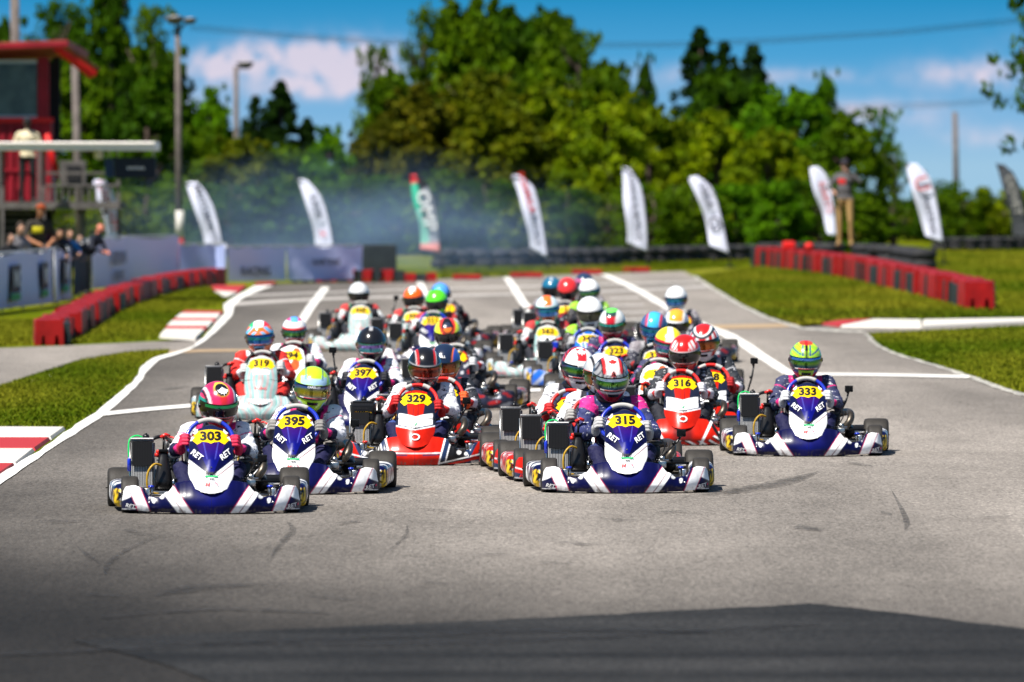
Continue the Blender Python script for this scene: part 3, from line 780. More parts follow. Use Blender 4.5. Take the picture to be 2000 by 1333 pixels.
def wheel(side, front, parent, hi):
    n = 40 if hi else 22
    r, w, x, y = (.128, .120, .550, -.52) if front else (.139, .205, .597, .53)
    o = bpy.data.objects.new('wheel', cached(('tyre', front, hi), lambda: tyre_mesh(r, w, n))); C.objects.link(o); o.parent = parent
    o.location = (side * x, y, r)
    if side < 0: o.rotation_euler = (0, 0, math.pi)
    link('rim', cached(('rim', front, hi), lambda: rim_mesh(w, n // 2)), o)
    if hi or True:
        link('valve', cached(('valve', front), lambda: (lambda b: (add_tube(b, [(w / 2 - .01, .062, 0), (w / 2 + .012, .070, 0)], .004, 6), bm_mesh('valve', b, INK))[1])(bmesh.new())), o)
    return o
PLATE = [(-1, -.30), (-.83, -.02), (-.92, .08), (-.62, .52), (-.3, .62), (0, .66), (.3, .62), (.62, .52), (.92, .08), (.83, -.02), (1, -.30), (.72, -.68), (.46, -.42), (.18, -.46), (0, -.58), (-.18, -.46), (-.46, -.42), (-.72, -.68)]
PLATE_VF = poly2d(PLATE, 2)
def on_panel(cx, cz, lift):
    def f(u, v):
        x = cx + u; z = cz + v; return (x, p_y(x, z) - lift, z)
    return f
def on_bumper(cx, cz, lift):
    def f(u, v):
        x = cx + u; z = cz + v; return (x, b_y(x, z) - lift, z)
    return f
def mk(key, build, m, smooth=False):
    def f():
        bm = bmesh.new(); build(bm); return bm_mesh(key, bm, m, smooth)
    return cached(('mk', key, m.name), f)
WC = Vector((0, -.22, .485)); WT = R(28)        # steering wheel centre, tilt back from upright
def wheel_pt(a, r=.160):
    """a: angle from straight up, positive to +x"""
    x = r * math.sin(a); u = r * math.cos(a) * (1 - .10 * (1 if math.cos(a) < -.5 else 0))
    return WC + Vector((x, u * math.sin(WT), u * math.cos(WT)))
def build_kart(spec):
    """spec: dict(x, D, yaw, liv, num, cam, label ...)"""
    hi = spec['D'] < 79; liv = spec['liv']
    yaw = R(spec.get('yaw', 0)); org = at(spec['px'], YH + HC * F / spec['D']) ; org = Vector((org.x, spec['D'], 0)) + Vector((-math.sin(yaw), math.cos(yaw), 0)) * .93
    k = thing('racing_kart', spec['label'], 'kart', org, yaw, 'racing karts bunched up on the track')
    spec['org'] = org; spec['yawr'] = yaw
    lk = lambda n, me: link(n, me, k)
    # body work
    fb = lk('front_bumper', cached(('b', liv, hi), lambda: bumper_mesh(liv, hi)))
    fp = lk('front_panel', cached(('p', liv, hi), lambda: panel_mesh(liv, hi)))
    for s in (-1, 1): lk('side_pod', cached(('pod', s, liv, hi), lambda s=s: pod_mesh(s, liv, hi)))
    num = spec['num']; pz = .523 if liv != 'white' else .50
    decal('number_plate', PLATE_VF, YELLOW, on_panel(0, pz, .0035), fp, (.128, .074))
    decal('number_lettering', text_mesh(num, .088, .05), INK, on_panel(0, pz + .004, .0065), fp, (1.12, .88))
    if liv == 'ret':
        T = text_mesh('RET', .062, .016, .10)
        decal('maker_lettering', T, WINK, on_panel(-.098, .405, .010), fp, (.78, .90), -.62)
        decal('maker_lettering', T, WINK, on_panel(.098, .405, .010), fp, (.78, .90), .62)
        for s in (-1, 1):
            T2 = text_mesh('RET', .056, .016, .12)
            decal('maker_lettering', T2, WINK, on_bumper(s * .550, .060, .014), fb, (.66, .66), -.16 if s < 0 else .20)
            decal('maker_tick', ([(-.004, 0), (.004, 0), (.007, .014), (0, .014)], [(0, 1, 2, 3)]), MAGI, on_bumper(s * .550 + .040, .052 + (.012 if s > 0 else -.006), .005), fb)
        decal('class_lettering', text_mesh('RMC', .030, .03), INK, on_panel(0, .285, .010), fp, (1.25, 1))
        decal('class_band', ([(-.045, -.006), (.045, -.006), (.045, .005), (-.045, .005)], [(0, 1, 2, 3)]), GRNI, on_panel(0, .266, .010), fp)
        decal('sponsor_lettering', text_mesh('SUMMIT', .018, .01), INK, on_panel(0, .248, .010), fp, (1.1, 1))
        decal('sponsor_emblem', text_mesh('H', .040, .04, .4), REDI, on_panel(-.032, .212, .010), fp)
        decal('sponsor_emblem', (lambda ring: (ring, [(i, i + 1, i + 3, i + 2) for i in range(0, 20, 2)]))([(r * math.cos(math.pi * j / 10), r * math.sin(math.pi * j / 10)) for j in range(11) for r in (.020, .024)]), MAGI, on_panel(.02, .205, .010), fp)
        decal('sponsor_lettering', text_mesh('MOTORSPORT', .010, .0), INK, on_panel(.02, .198, .010), fp)
        bm_c = lambda b: add_lathe(b, [(0, .0001), (0, .006), (-.004, .004), (-.004, .0001)], 10, 'y', closed=False)
        bolt = link('bolt', mk('bolt', bm_c, CHROME), fp); bolt.location = (0, p_y(0, .325) - .004, .325)
    elif liv in ('red', 'redw'):
        decal('sponsor_emblem', (lambda ring: (ring, [(i, i + 1, i + 3, i + 2) for i in range(0, 32, 2)]))([(1.5 * r * math.cos(math.pi * j / 8), r * math.sin(math.pi * j / 8)) for j in range(17) for r in (.018, .026)]), WINK, on_panel(0, .235, .010), fp)
        decal('sponsor_emblem', text_mesh('V', .045, .02), GRNI, on_panel(0, .335, .010), fp, (1.3, .8))
        decal('sponsor_lettering', text_mesh('PREMIER', .018, .01), INK, on_panel(0, .305, .010), fp)
        for s in (-1, 1): decal('maker_lettering', text_mesh('PRM', .040, .02, .2), REDI, on_bumper(s * .535, .050, .005), fb, (1, .8), .12 * s)
    elif liv == 'silver':
        decal('maker_lettering', text_mesh('RACING', .03, .01), REDI, on_panel(0, .30, .010), fp)
        for s in (-1, 1): decal('maker_lettering', text_mesh('RACING', .026, .02), MAGI, on_bumper(s * .52, .07, .005), fb, (1, 1), .12 * s)
    # wheels
    for s in (-1, 1):
        wheel(s, True, k, hi); wheel(s, False, k, hi)
    # running gear
    def frame_b(b):
        for s in (-1, 1):
            add_tube(b, smooth_path([(s * .14, -.72, .07), (s * .20, -.55, .06), (s * .33, -.36, .05), (s * .34, .2, .05), (s * .30, .70, .07)], 4), .015, 8)
            add_tube(b, [(s * .40, -.44, .085), (s * .42, -.80, .085)], .010, 8)
            add_tube(b, [(s * .47, -.30, .10), (s * .47, .32, .10)], .011, 8); add_tube(b, [(s * .34, -.25, .06), (s * .48, -.25, .10)], .010, 8); add_tube(b, [(s * .34, .22, .06), (s * .48, .22, .10)], .010, 8)
        add_tube(b, [(-.34, -.38, .055), (.34, -.38, .055)], .015, 8); add_tube(b, [(-.33, .05, .05), (.33, .05, .05)], .014, 8); add_tube(b, [(-.32, .45, .06), (.32, .45, .06)], .014, 8)
        add_tube(b, smooth_path([(-.45, -.62, .10), (-.40, -.78, .10), (.40, -.78, .10), (.45, -.62, .10)], 3), .010, 8)
    lk('chassis_frame', mk('chassis_frame', frame_b, FRAME_C, True))
    lk('floor_tray', mk('floor_tray', lambda b: add_box(b, (0, -.38, .036), (.58, .64, .006)), BLACK))
    lk('rear_axle', mk('rear_axle', lambda b: (add_tube(b, [(-.52, .53, .139), (.52, .53, .139)], .025, 12), add_lathe(b, [(.16, .10), (.17, .10), (.17, .028), (.16, .028)], 20, 'x', (0, .53, .139)), add_lathe(b, [(.30, .045), (.36, .045), (.36, .026), (.30, .026)], 16, 'x', (0, .53, .139))), CHROME, True))
    lk('steering_column', mk('steering_column', lambda b: add_tube(b, [tuple(WC), (0, -.56, .10)], .010, 8), CHROME, True))
    for s in (-1, 1):
        lk('stub_axle', mk('stub_axle%d' % s, lambda b: (add_box(b, (s * .43, -.52, .128), (.035, .05, .09), bevel=.006), add_tube(b, [(s * .43, -.52, .128), (s * .52, -.52, .128)], .016, 10),
            add_tube(b, [(s * .10, -.47, .14), (s * .42, -.46, .12)], .007, 6), add_tube(b, [(s * .40, -.52, .10), (s * .40, -.52, .19)], .010, 8)), STEEL, True))
        lk('kingpin_cap', mk('kingpin%d' % s, lambda b: add_lathe(b, [(.178, .001), (.178, .022), (.190, .020), (.194, .001)], 10, 'z', (s * .405, -.52, 0), closed=False), BLUEP if liv in ('ret', 'silver') else RED, True))
    lk('brake_master', mk('brake_master', lambda b: (add_box(b, (.28, -.30, .20), (.06, .10, .05), bevel=.008), add_tube(b, [(.28, -.33, .225), (.28, -.33, .26)], .018, 10), add_tube(b, [(.24, -.30, .23), (.33, -.30, .23)], .007, 8),
        add_box(b, (.235, -.36, .17), (.03, .03, .07), bevel=.006)), STEEL, True))
    lk('rear_bumper', mk('rear_bumper', lambda b: add_box(b, (0, .80, .14), (1.34, .09, .15), bevel=.03), SATIN, True))
    # seat: a curved shell
    def seat_m():
        def f(u, v):
            a = (u - .5) * 2; t = v
            x = a * lerp(.17, .20, t) * (1 - .1 * abs(a)); y = .17 + .10 * t + .22 * t * (1 - abs(a) ** 3 * .55); z = .055 + .34 * t ** 1.2 + .06 * abs(a) ** 3 + (.12 * abs(a) ** 4 if t < .5 else .02)
            return (x, y, z)
        return grid_sheet('seat', 20, 14, f, lambda u, v, p: (.1, .1, .1), SEATM, back=(0, .008, -.01))
    lk('seat', cached('seat', seat_m))
    # steering wheel: rim with pale grip pieces
    gcol = {'ret': BLUEP, 'red': RED, 'redw': RED, 'silver': BLACK, 'white': BLACK, 'blue': BLUEP, 'dark': BLACK}[liv]
    sw = lk('steering_wheel', mk('steering_wheel', lambda b: (add_tube(b, [wheel_pt(2 * math.pi * i / 40) for i in range(40)], .0145, 10, True),
        [add_tube(b, [WC + Vector((0, .012, 0)), wheel_pt(a, .15)], .009, 6) for a in (R(100), R(-100), R(180))],
        add_lathe(b, [(-.012, .035), (.012, .035)], 14, 'y', tuple(WC), closed=False)), gcol, True))
    for a0, a1 in (((-30, 30),) if liv not in ('red', 'redw') else ((-38, -16), (16, 38))):
        link('grip', mk('grip%d' % a0, lambda b: add_tube(b, [wheel_pt(R(a0 + (a1 - a0) * i / 10)) for i in range(11)], .0175, 12), GREYW, True), sw)
    # cooling, intake and engine on the driver's right (image left)
    ro = Quaternion((1, 0, 0), R(-12)).to_matrix()
    ra = lk('radiator', mk('radiator_core', lambda b: add_box(b, (-.463, .03, .315), (.150, .040, .310), ro, .004), RADI))
    shade = spec.get('blind', .5)
    link('radiator_blind', mk('radiator_blind', lambda b: add_box(b, (-.463, .014 + .030, .385), (.140, .006, .17), ro, .001), RADD), ra).location = (0, -.042, .004)
    link('tank', mk('radiator_tank_top', lambda b: add_box(b, (-.463, .065, .478), (.165, .055, .022), ro, .006), CAST, True), ra)
    link('tank', mk('radiator_tank_low', lambda b: add_box(b, (-.463, -.004, .155), (.165, .05, .022), ro, .006), CAST, True), ra)
    link('filler_cap', mk('filler_cap', lambda b: (add_lathe(b, [(.485, .001), (.485, .020), (.505, .024), (.520, .018), (.520, .001)], 12, 'z', (-.435, .075, 0), closed=False), add_lathe(b, [(.52, .008), (.53, .008), (.53, .001)], 8, 'z', (-.435, .075, 0), closed=False)), SATIN, True), ra)
    if liv == 'ret': link('tank_sticker', mk('tank_sticker', lambda b: add_box(b, (-.463, .030, .492), (.155, .03, .006), ro), WINK), ra)
    for i_, pp in enumerate(([(-.545, .08, .46), (-.545, .0, .15), (-.48, .05, .08)], [(-.380, .08, .46), (-.380, .0, .15), (-.40, .05, .08)])):
        link('bracket', mk('bracket%d' % i_, lambda b: add_tube(b, pp, .008, 6), STEEL, True), ra)
    if spec.get('green'):
        lk('overflow_hose', mk('green_hose', lambda b: add_tube(b, smooth_path([(-.46, .07, .50), (-.50, .065, .512), (-.545, .05, .49), (-.556, .03, .43), (-.552, .02, .36)], 5), .0055, 8), GREENH, True))
        lk('overflow_bottle', mk('overflow_bottle', lambda b: add_lathe(b, [(.27, .001), (.27, .013), (.35, .013), (.36, .006), (.37, .001)], 12, 'z', (-.552, .01, 0), closed=False), BLUEP, True))
    lk('fuel_hose', mk('fuel_hose', lambda b: add_tube(b, smooth_path([(-.33, -.06, .31), (-.38, -.10, .32), (-.425, -.12, .26), (-.425, -.12, .16), (-.38, -.10, .12), (-.33, -.08, .125)], 5), .008, 8), AMBER, True))
    def silencer(b):
        V = []; st = [(.150, .052, .040), (.155, .060, .050), (.22, .059, .050), (.30, .046, .042), (.36, .034, .034), (.385, .026, .028), (.40, .026, .028)]
        rings = [[b.verts.new((-.315 + a * math.copysign(abs(math.cos(q)) ** .6, math.cos(q)), -.02 + (z - .15) * .22 + d * math.copysign(abs(math.sin(q)) ** .6, math.sin(q)), z)) for q in (2 * math.pi * i / 20 for i in range(20))] for z, a, d in st]
        for A, B in zip(rings, rings[1:]):
            for i in range(20): b.faces.new((A[i], A[(i + 1) % 20], B[(i + 1) % 20], B[i]))
        b.faces.new(rings[0][::-1]); b.faces.new(rings[-1])
    si = lk('intake_silencer', mk('intake_silencer', silencer, SATIN, True))
    link('neck', mk('neck', lambda b: add_box(b, (-.315, .02, .410), (.07, .05, .02), bevel=.006), BLACK), si)
    link('bracket', mk('airbox_bracket', lambda b: add_box(b, (-.315, -.015, .125), (.15, .16, .02), bevel=.004), STEEL), si)
    for i_, (dx, dy, z) in enumerate(((-.036, 0, .402), (-.046, 0, .380), (.034, 0, .402), (.046, .01, .378))):
        lk('hose_clamp', mk('hose_clamp%d' % i_, lambda b: add_lathe(b, [(-.014, .009), (-.009, .0165), (.009, .0165), (.014, .009)], 10, 'z', (-.315 + dx, .03 + dy, z), closed=False), RED, True))
    lk('spark_cap', mk('spark_cap', lambda b: (add_tube(b, [(-.335, .04, .500), (-.30, .045, .520), (-.272, .05, .508)], .012, 8)), RED, True))
    lk('breather', mk('breather', lambda b: (add_tube(b, [(-.315, .03, .42), (-.313, .05, .50)], .008, 8)), BLACK, True))
    lk('coolant_hose', mk('coolant_hose', lambda b: add_tube(b, smooth_path([(-.41, .07, .475), (-.36, .08, .50), (-.30, .10, .50), (-.25, .16, .44), (-.24, .2, .36)], 4), .013, 8), SATIN, True))
    lk('wiring', mk('wiring', lambda b: add_tube(b, smooth_path([(-.25, .06, .46), (-.22, .03, .38), (-.25, .02, .30), (-.22, .06, .20)], 4), .007, 6), SATIN, True))
    lk('carburettor', mk('carburettor', lambda b: add_tube(b, [(-.235, .05, .34), (-.235, .12, .34)], .028, 10), STEEL, True))
    def engine(b):
        add_box(b, (-.300, .24, .20), (.15, .20, .16), bevel=.02); add_box(b, (-.290, .21, .34), (.12, .13, .14), bevel=.015)
        for i in range(5): add_box(b, (-.290, .21, .29 + i * .024), (.145, .15, .006), bevel=.001)
        add_lathe(b, [(-.41, .075), (-.375, .085), (-.375, .01)], 18, 'x', (0, .26, .18), closed=False); add_tube(b, [(-.29, .20, .41), (-.29, .18, .47)], .014, 8)
        add_box(b, (-.235, .06, .30), (.05, .05, .07), bevel=.01); add_box(b, (-.22, .03, .23), (.05, .04, .04), bevel=.008)
    en = lk('engine', mk('engine', engine, CAST, True))
    link('spark_lead', mk('spark_lead', lambda b: add_tube(b, smooth_path([(-.29, .18, .47), (-.26, .14, .50), (-.20, .12, .45), (-.18, .18, .30)], 4), .006, 6), RED, True), en)
    if spec.get('rotax'):
        ab = lk('airbox', mk('airbox', lambda b: (add_box(b, (-.44, .16, .40), (.20, .30, .15), bevel=.02), add_box(b, (-.44, .16, .482), (.17, .26, .02), bevel=.008), add_box(b, (-.44, .003, .42), (.15, .01, .02))), SATIN))
        decal('maker_lettering', text_mesh('ROTAX', .040, .02), YELLOW, lambda u, v: (-.44 + u, .002, .41 + v), ab); decal('maker_lettering', text_mesh('RACING', .026, .02), WINK, lambda u, v: (-.44 + u, .002, .375 + v), ab)
    # exhaust, tank and bits on the driver's left (image right)
    lk('exhaust', mk('exhaust', lambda b: add_tube(b, smooth_path([(-.2, .30, .28), (.0, .62, .26), (.24, .50, .30), (.33, .25, .34), (.37, .05, .33), (.36, -.03, .27), (.30, -.02, .20)], 5), .030, 12), EXH, True))
    lk('silencer_can', mk('silencer_can', lambda b: (add_tube(b, [(.36, .10, .17), (.36, .50, .20)], .045, 14)), BLACK, True))
    lk('nerf_bar', mk('nerf_bar', lambda b: add_tube(b, [(.22, -.28, .215), (.48, -.26, .205)], .009, 8), BLACK, True))
    lk('exhaust_outlet', mk('exhaust_outlet', lambda b: add_tube(b, [(.20, -.02, .335), (.33, .0, .335)], .022, 10), EXH, True))
    lk('tie_rod', mk('tie_rod', lambda b: (add_tube(b, [(.30, .34, .165), (.49, .34, .165)], .024, 12), add_tube(b, [(.40, .34, .165), (.43, .34, .165)], .028, 12)), STEEL, True))
    lk('chain_guard', mk('chain_guard', lambda b: add_box(b, (-.18, .38, .2), (.03, .3, .1), bevel=.01), SATIN, True))
    lk('battery_box', mk('battery_box', lambda b: add_box(b, (.25, .0, .27), (.06, .20, .12), bevel=.015), SATIN, True))
    lk('fuel_filter', mk('fuel_filter', lambda b: add_tube(b, [(-.245, -.10, .16), (-.245, -.10, .22)], .013, 8), CHROME, True))
    lk('throttle_cable', mk('throttle_cable', lambda b: add_tube(b, smooth_path([(.22, -.42, .2), (.30, -.34, .33), (.24, -.1, .38), (.05, .1, .30)], 5), .005, 6), BLACK, True))
    if spec.get('cam'):
        cx, cz, base = spec['cam']
        ac = lk('action_camera', mk('action_camera%s' % str(spec['cam']), lambda b: (add_box(b, (cx, -.14, cz), (.066, .035, .052), bevel=.005), add_lathe(b, [(-.165, .001), (-.165, .014), (-.155, .016), (-.155, .001)], 14, 'y', (cx + .016, 0, cz + .006), closed=False)), BLACK))
        link('camera_arm', mk('camera_arm%s' % str(spec['cam']), lambda b: (add_tube(b, [(base, -.12, .18), (lerp(base, cx, .3), -.16, lerp(.18, cz, .35)), (lerp(base, cx, .8), -.13, lerp(.18, cz, .7)), (cx, -.13, cz - .02)], .008, 6),
            *[add_lathe(b, [(-.012, .012), (.012, .012)], 8, 'x', (lerp(base, cx, t), -.14, lerp(.18, cz, t))) for t in (.3, .7, .93)]), SATIN, True), ac)
    if spec.get('bag'):
        pk = lk('blue_pack', mk('blue_pack', lambda b: add_box(b, (.03, -.93, .36), (.17, .03, .12), bevel=.015), BLUEP, True))
    return k
# ------------------------------------------------------------------ drivers
CLOTH = mat('race_suit_cloth', (1, 1, 1), 0.75, attr=True, prints=(0.03, 0.035, 0.06), bump=(45, .5, .012), spec=.3)
CLOTHW = mat('dark_suit_cloth', (1, 1, 1), 0.7, attr=True, prints=(0.6, 0.6, 0.62), bump=(45, .5, .012), spec=.3)
SHELL = mat('helmet_shell', (1, 1, 1), 0.22, coat=.7, attr=True)
VISOR = mat('mirror_visor', (1, 1, 1), 0.10, metal=0.75, attr=True, coat=.6)
GLOVE = mat('glove_leather', (1, 1, 1), 0.6, attr=True, bump=(80, .5, .004))
SH = Vector((.172, .20, .578)); EL = Vector((.262, .09, .405)); WR = Vector((.208, -.110, .430))
def driver_body():
    bm = bmesh.new()
    ellipsoid(bm, (0, .30, .16), (.165, .13, .10)); ellipsoid(bm, (0, .29, .27), (.150, .105, .13)); ellipsoid(bm, (0, .235, .42), (.175, .115, .150))
    ellipsoid(bm, (0, .215, .56), (.155, .088, .070)); capsule(bm, (0, .205, .55), (0, .185, .66), .062, .055); ellipsoid(bm, (0, .16, .77), (.075, .092, .105))
    capsule(bm, (0, .205, .585), (0, .200, .60), .085, .070, flat=(1.1, .9))
    for s in (-1, 1):
        f = lambda p: (s * p[0], p[1], p[2])
        capsule(bm, (s * .07, .21, .585), f(SH), .058, .072); ellipsoid(bm, f(SH + Vector((.004, 0, -.005))), (.076, .072, .072))
        capsule(bm, f(SH), f(EL), .069, .058); capsule(bm, f(EL), f(WR), .058, .035)
        capsule(bm, (s * .085, .27, .15), (s * .19, -.12, .285), .088, .064); capsule(bm, (s * .19, -.12, .285), (s * .15, -.47, .125), .062, .040)
        capsule(bm, (s * .15, -.47, .105), (s * .145, -.55, .20), .040, .032)
        # folds of cloth at the elbow and the upper arm
        for t, r in ((.25, .068), (.55, .066), (.8, .063)):
            p = SH.lerp(EL, t); capsule(bm, f(p + Vector((-.02, -.02, .006))), f(p + Vector((.025, -.01, -.006))), r * .62, r * .60)
        for t, r in ((.15, .056), (.45, .050), (.72, .042)):
            p = EL.lerp(WR, t); capsule(bm, f(p + Vector((0, 0, .014))), f(p + Vector((.01, .01, -.02))), r * .72, r * .70)
    return fuse(bm, .0105, 5)
BODY_V, BODY_F = driver_body()
def crease(V, Fs, amp):
    """push cloth in and out along its normals so that it folds"""
    N_ = np.zeros_like(V); T_ = np.array([f[:3] for f in Fs]); n = np.cross(V[T_[:, 1]] - V[T_[:, 0]], V[T_[:, 2]] - V[T_[:, 0]])
    for k in range(3): np.add.at(N_, T_[:, k], n)
    N_ /= np.maximum(1e-9, np.linalg.norm(N_, axis=1))[:, None]; out = V.copy()
    for i, p in enumerate(V):
        a = noise.noise(Vector((p[0] * 14, p[1] * 14, p[2] * 34))) + .6 * noise.noise(Vector((p[0] * 40 + p[2] * 30, p[1] * 30, p[2] * 45)))
        out[i] += N_[i] * (a * amp)
    return out
BODY_V = crease(BODY_V, BODY_F, .0085)
def hand_mesh():
    """right-hand-side (+x) gloved hand closed round the rim; rim point at the origin, tangent z, outside +x, front -y"""
    bm = bmesh.new(); r = .0105
    ellipsoid(bm, (.036, .012, -.004), (.022, .032, .043)); capsule(bm, (.040, .04, -.012), (.036, .075, -.03), .030, .032)     # palm, cuff
    for i, (z, ln) in enumerate(((.034, .95), (.012, 1.05), (-.011, 1.0), (-.033, .82))):
        k = Vector((.040, -.012, z)); p1 = Vector((.026, -.036 * ln, z + .001)); p2 = Vector((-.006, -.040 * ln, z - .001)); p3 = Vector((-.024 * ln, -.018, z - .002))
        capsule(bm, k, p1, .0125, .0112, 8); capsule(bm, p1, p2, .0112, .0102, 8); capsule(bm, p2, p3, .0102, .0085, 8)
    capsule(bm, (.034, .024, .020), (.018, .026, .050), .014, .012, 8); capsule(bm, (.018, .026, .050), (-.012, .010, .058), .012, .009, 8)
    return fuse(bm, .0046, 2)
HAND_V, HAND_F = hand_mesh()

def suit_cols(P, st):
    """st: torso, shoulder, sleeve, fore, cuff, leg, trim colours; pr: prints on sleeve"""
    out = []
    sh, el, wr = SH, EL, WR; L1 = (el - sh).length; L2 = (wr - el).length
    for x, y, z in P:
        p = Vector((abs(x), y, z)); pr = 0
        t1 = max(0, min(1, (p - sh).dot(el - sh) / L1 ** 2)); d1 = (p - sh.lerp(el, t1)).length
        t2 = max(0, min(1, (p - el).dot(wr - el) / L2 ** 2)); d2 = (p - el.lerp(wr, t2)).length
        if z > .67 and abs(x) < .09: c = (.02, .015, .012)
        elif y < -.40 and z < .22: c = (.07, .055, .03)
        elif z < .33 and (y < .2 or abs(x) > .2) and d2 > .07: c = st['leg']
        elif d1 < .092 and d1 <= d2 and abs(x) > .115:
            if t1 < .02 and abs(x) < .14: c = st['trim']
            elif t1 < .30: c = st['shoulder']; pr = .4
            elif t1 < .34: c = st['trim']
            else: c = st['sleeve']; pr = 1
        elif d2 < .082 and abs(x) > .12:
            if t2 > .90: c = st['cuff']
            elif t2 < .42: c = st['sleeve']; pr = 1
            else: c = st['fore']; pr = .8
        else:
            c = st['torso']; pr = .5 if abs(x) > .05 and z > .4 else 0
            if abs(abs(x) - .105) < .010 and z > .35: c = st['trim']
            if z > .635: c = st['collar']
        if not st.get('pr', True): pr = 0
        out.append((*c, 1.0 if pr > .3 else 0.0))
    return out
W_ = (.70, .70, .74); NV = (.006, .006, .040); PK = (.62, .015, .16); DK = (.014, .015, .022)
SUITS = {
 'retw': dict(torso=NV, shoulder=W_, sleeve=W_, fore=NV, cuff=PK, leg=NV, trim=PK, collar=DK),
 'retp': dict(torso=(.02, .03, .11), shoulder=(.66, .02, .22), sleeve=(.025, .032, .12), fore=(.02, .025, .09), cuff=(.03, .04, .10), leg=NV, trim=(.03, .04, .12), collar=(.10, .008, .01), w=1),
 'retn': dict(torso=NV, shoulder=(.03, .035, .09), sleeve=(.03, .035, .09), fore=(.03, .035, .09), cuff=PK, leg=NV, trim=PK, collar=DK, w=1),
 'white': dict(torso=(.03, .06, .22), shoulder=W_, sleeve=W_, fore=W_, cuff=(.45, .02, .02), leg=NV, trim=(.02, .02, .03), collar=DK),
 'black': dict(torso=DK, shoulder=(.02, .024, .032), sleeve=(.02, .024, .032), fore=(.50, .50, .56), cuff=(.4, .02, .02), leg=DK, trim=(.40, .40, .43), collar=(.02, .03, .09), w=1),
 'red': dict(torso=(.5, .02, .015), shoulder=(.62, .025, .018), sleeve=(.60, .022, .018), fore=(.58, .03, .02), cuff=W_, leg=(.5, .02, .015), trim=W_, collar=DK),
 'silverw': dict(torso=(.03, .04, .05), shoulder=(.5, .04, .04), sleeve=(.60, .62, .62), fore=(.5, .5, .52), cuff=(.4, .02, .02), leg=DK, trim=(.02, .25, .15), collar=DK),
 'dark': dict(torso=DK, shoulder=(.22, .20, .22), sleeve=(.05, .05, .07), fore=(.06, .06, .07), cuff=(.3, .02, .02), leg=DK, trim=(.3, .3, .32), collar=DK, w=1),
 'greenk': dict(torso=DK, shoulder=(.30, .62, .03), sleeve=(.03, .028, .03), fore=(.04, .03, .03), cuff=DK, leg=DK, trim=DK, collar=DK, w=1),
}
# ---- helmets
HR = (.131, .165, .150)       # half width, half depth, half height
def helm_pt(az, el, lift=0.0):
    a, e = R(az), R(el); ce, se = math.cos(e), math.sin(e)
    x = (HR[0] + lift) * ce * math.sin(a); y = -(HR[1] + lift) * ce * math.cos(a); z = (HR[2] + lift) * se
    if el < -8:                              # chin bar pushes forward, the sides tuck in
        k = min(1, (-8 - el) / 45); f = max(0, math.cos(a)); y -= .030 * k * f; x *= 1 - .10 * k; z -= .024 * k * (f * .6 + .4)
    if abs(el) < 40: x *= 1 - .02 * (1 - abs(el) / 40)
    return Vector((x, y, z))
def helm_mesh(fn, hi):
    na, ne = (72, 48) if hi else (44, 30)
    V = []; Cc = []
    for j in range(ne + 1):
        el = -58 + 148 * j / ne
        for i in range(na):
            az = -180 + 360 * i / na; V.append(tuple(helm_pt(az, el)))
            cs = [fn(az + d1, min(90, el + d2)) for d1 in (-1.5, 1.5) for d2 in (-1, 1)]; Cc.append(tuple(sum(c[k] for c in cs) / 4 for k in range(3)))
    Fs = [(j * na + i, j * na + (i + 1) % na, (j + 1) * na + (i + 1) % na, (j + 1) * na + i) for j in range(ne) for i in range(na)]
    # lower opening rolls inwards
    o = len(V)
    for i in range(na):
        p = helm_pt(-180 + 360 * i / na, -58); V.append((p.x * .62, p.y * .62, p.z + .01)); Cc.append((.01, .01, .01))
    Fs += [(i, o + i, o + (i + 1) % na, (i + 1) % na) for i in range(na)]
    return mesh_np('helmet', V, Fs, SHELL, Cc)
def visor_mesh(cols, hi, lift=.0045):
    n, m_ = (30, 8) if hi else (16, 5)
    def f(u, v):
        az = -82 + 164 * u; h = 15.5 * (1 - .35 * max(0, abs(az) - 50) / 32); el = -1 + lerp(-h - 2, h - 3, v)
        return tuple(helm_pt(az, el, lift))
    def col(u, v, p):
        t = v * (len(cols) - 1); i = min(len(cols) - 2, int(t)); c = mixc(cols[i], cols[i + 1], t - i)
        e = abs(u - .5) * 2
        return mixc(c, (c[2] * .6 + .01, c[0] * .5, c[1] * .4 + .02), sstep(.45, .9, e))
    return grid_sheet('visor', n, m_, f, col, VISOR)
def patch(name, az0, az1, e0, e1, lift, col, m, parent, n=14):
    def f(u, v): return tuple(helm_pt(lerp(az0, az1, u), lerp(e0, e1, v), lift))
    return link(name, grid_sheet(name, n, 3, f, lambda u, v, p: col, m), parent)
LEAF = [(0, 1), (.14, .70), (.34, .82), (.27, .38), (.50, .60), (.58, .46), (.90, .50), (.78, .28), (.88, .14), (.44, -.22), (.50, -.40), (.06, -.32), (.04, -.75), (-.04, -.75), (-.06, -.32), (-.50, -.40), (-.44, -.22), (-.88, .14), (-.78, .28), (-.90, .50), (-.58, .46), (-.50, .60), (-.27, .38), (-.34, .82), (-.14, .70)]
LEAF_VF = poly2d(LEAF, 1)
def on_helm(az, el, lift):
    c = helm_pt(az, el, lift); r_ = (helm_pt(az + 3, el, lift) - helm_pt(az - 3, el, lift)).normalized(); u_ = (helm_pt(az, el + 3, lift) - helm_pt(az, el - 3, lift)).normalized()
    nrm = r_.cross(u_).normalized()
    if nrm.y > 0: nrm = -nrm
    def f(u, v):
        q = c + r_ * u + u_ * v
        # push back onto the shell
        d = Vector((q.x / HR[0], q.y / HR[1], q.z / HR[2])).length; s = (1 + lift / .14) / d
        return tuple(q * s)
    return f
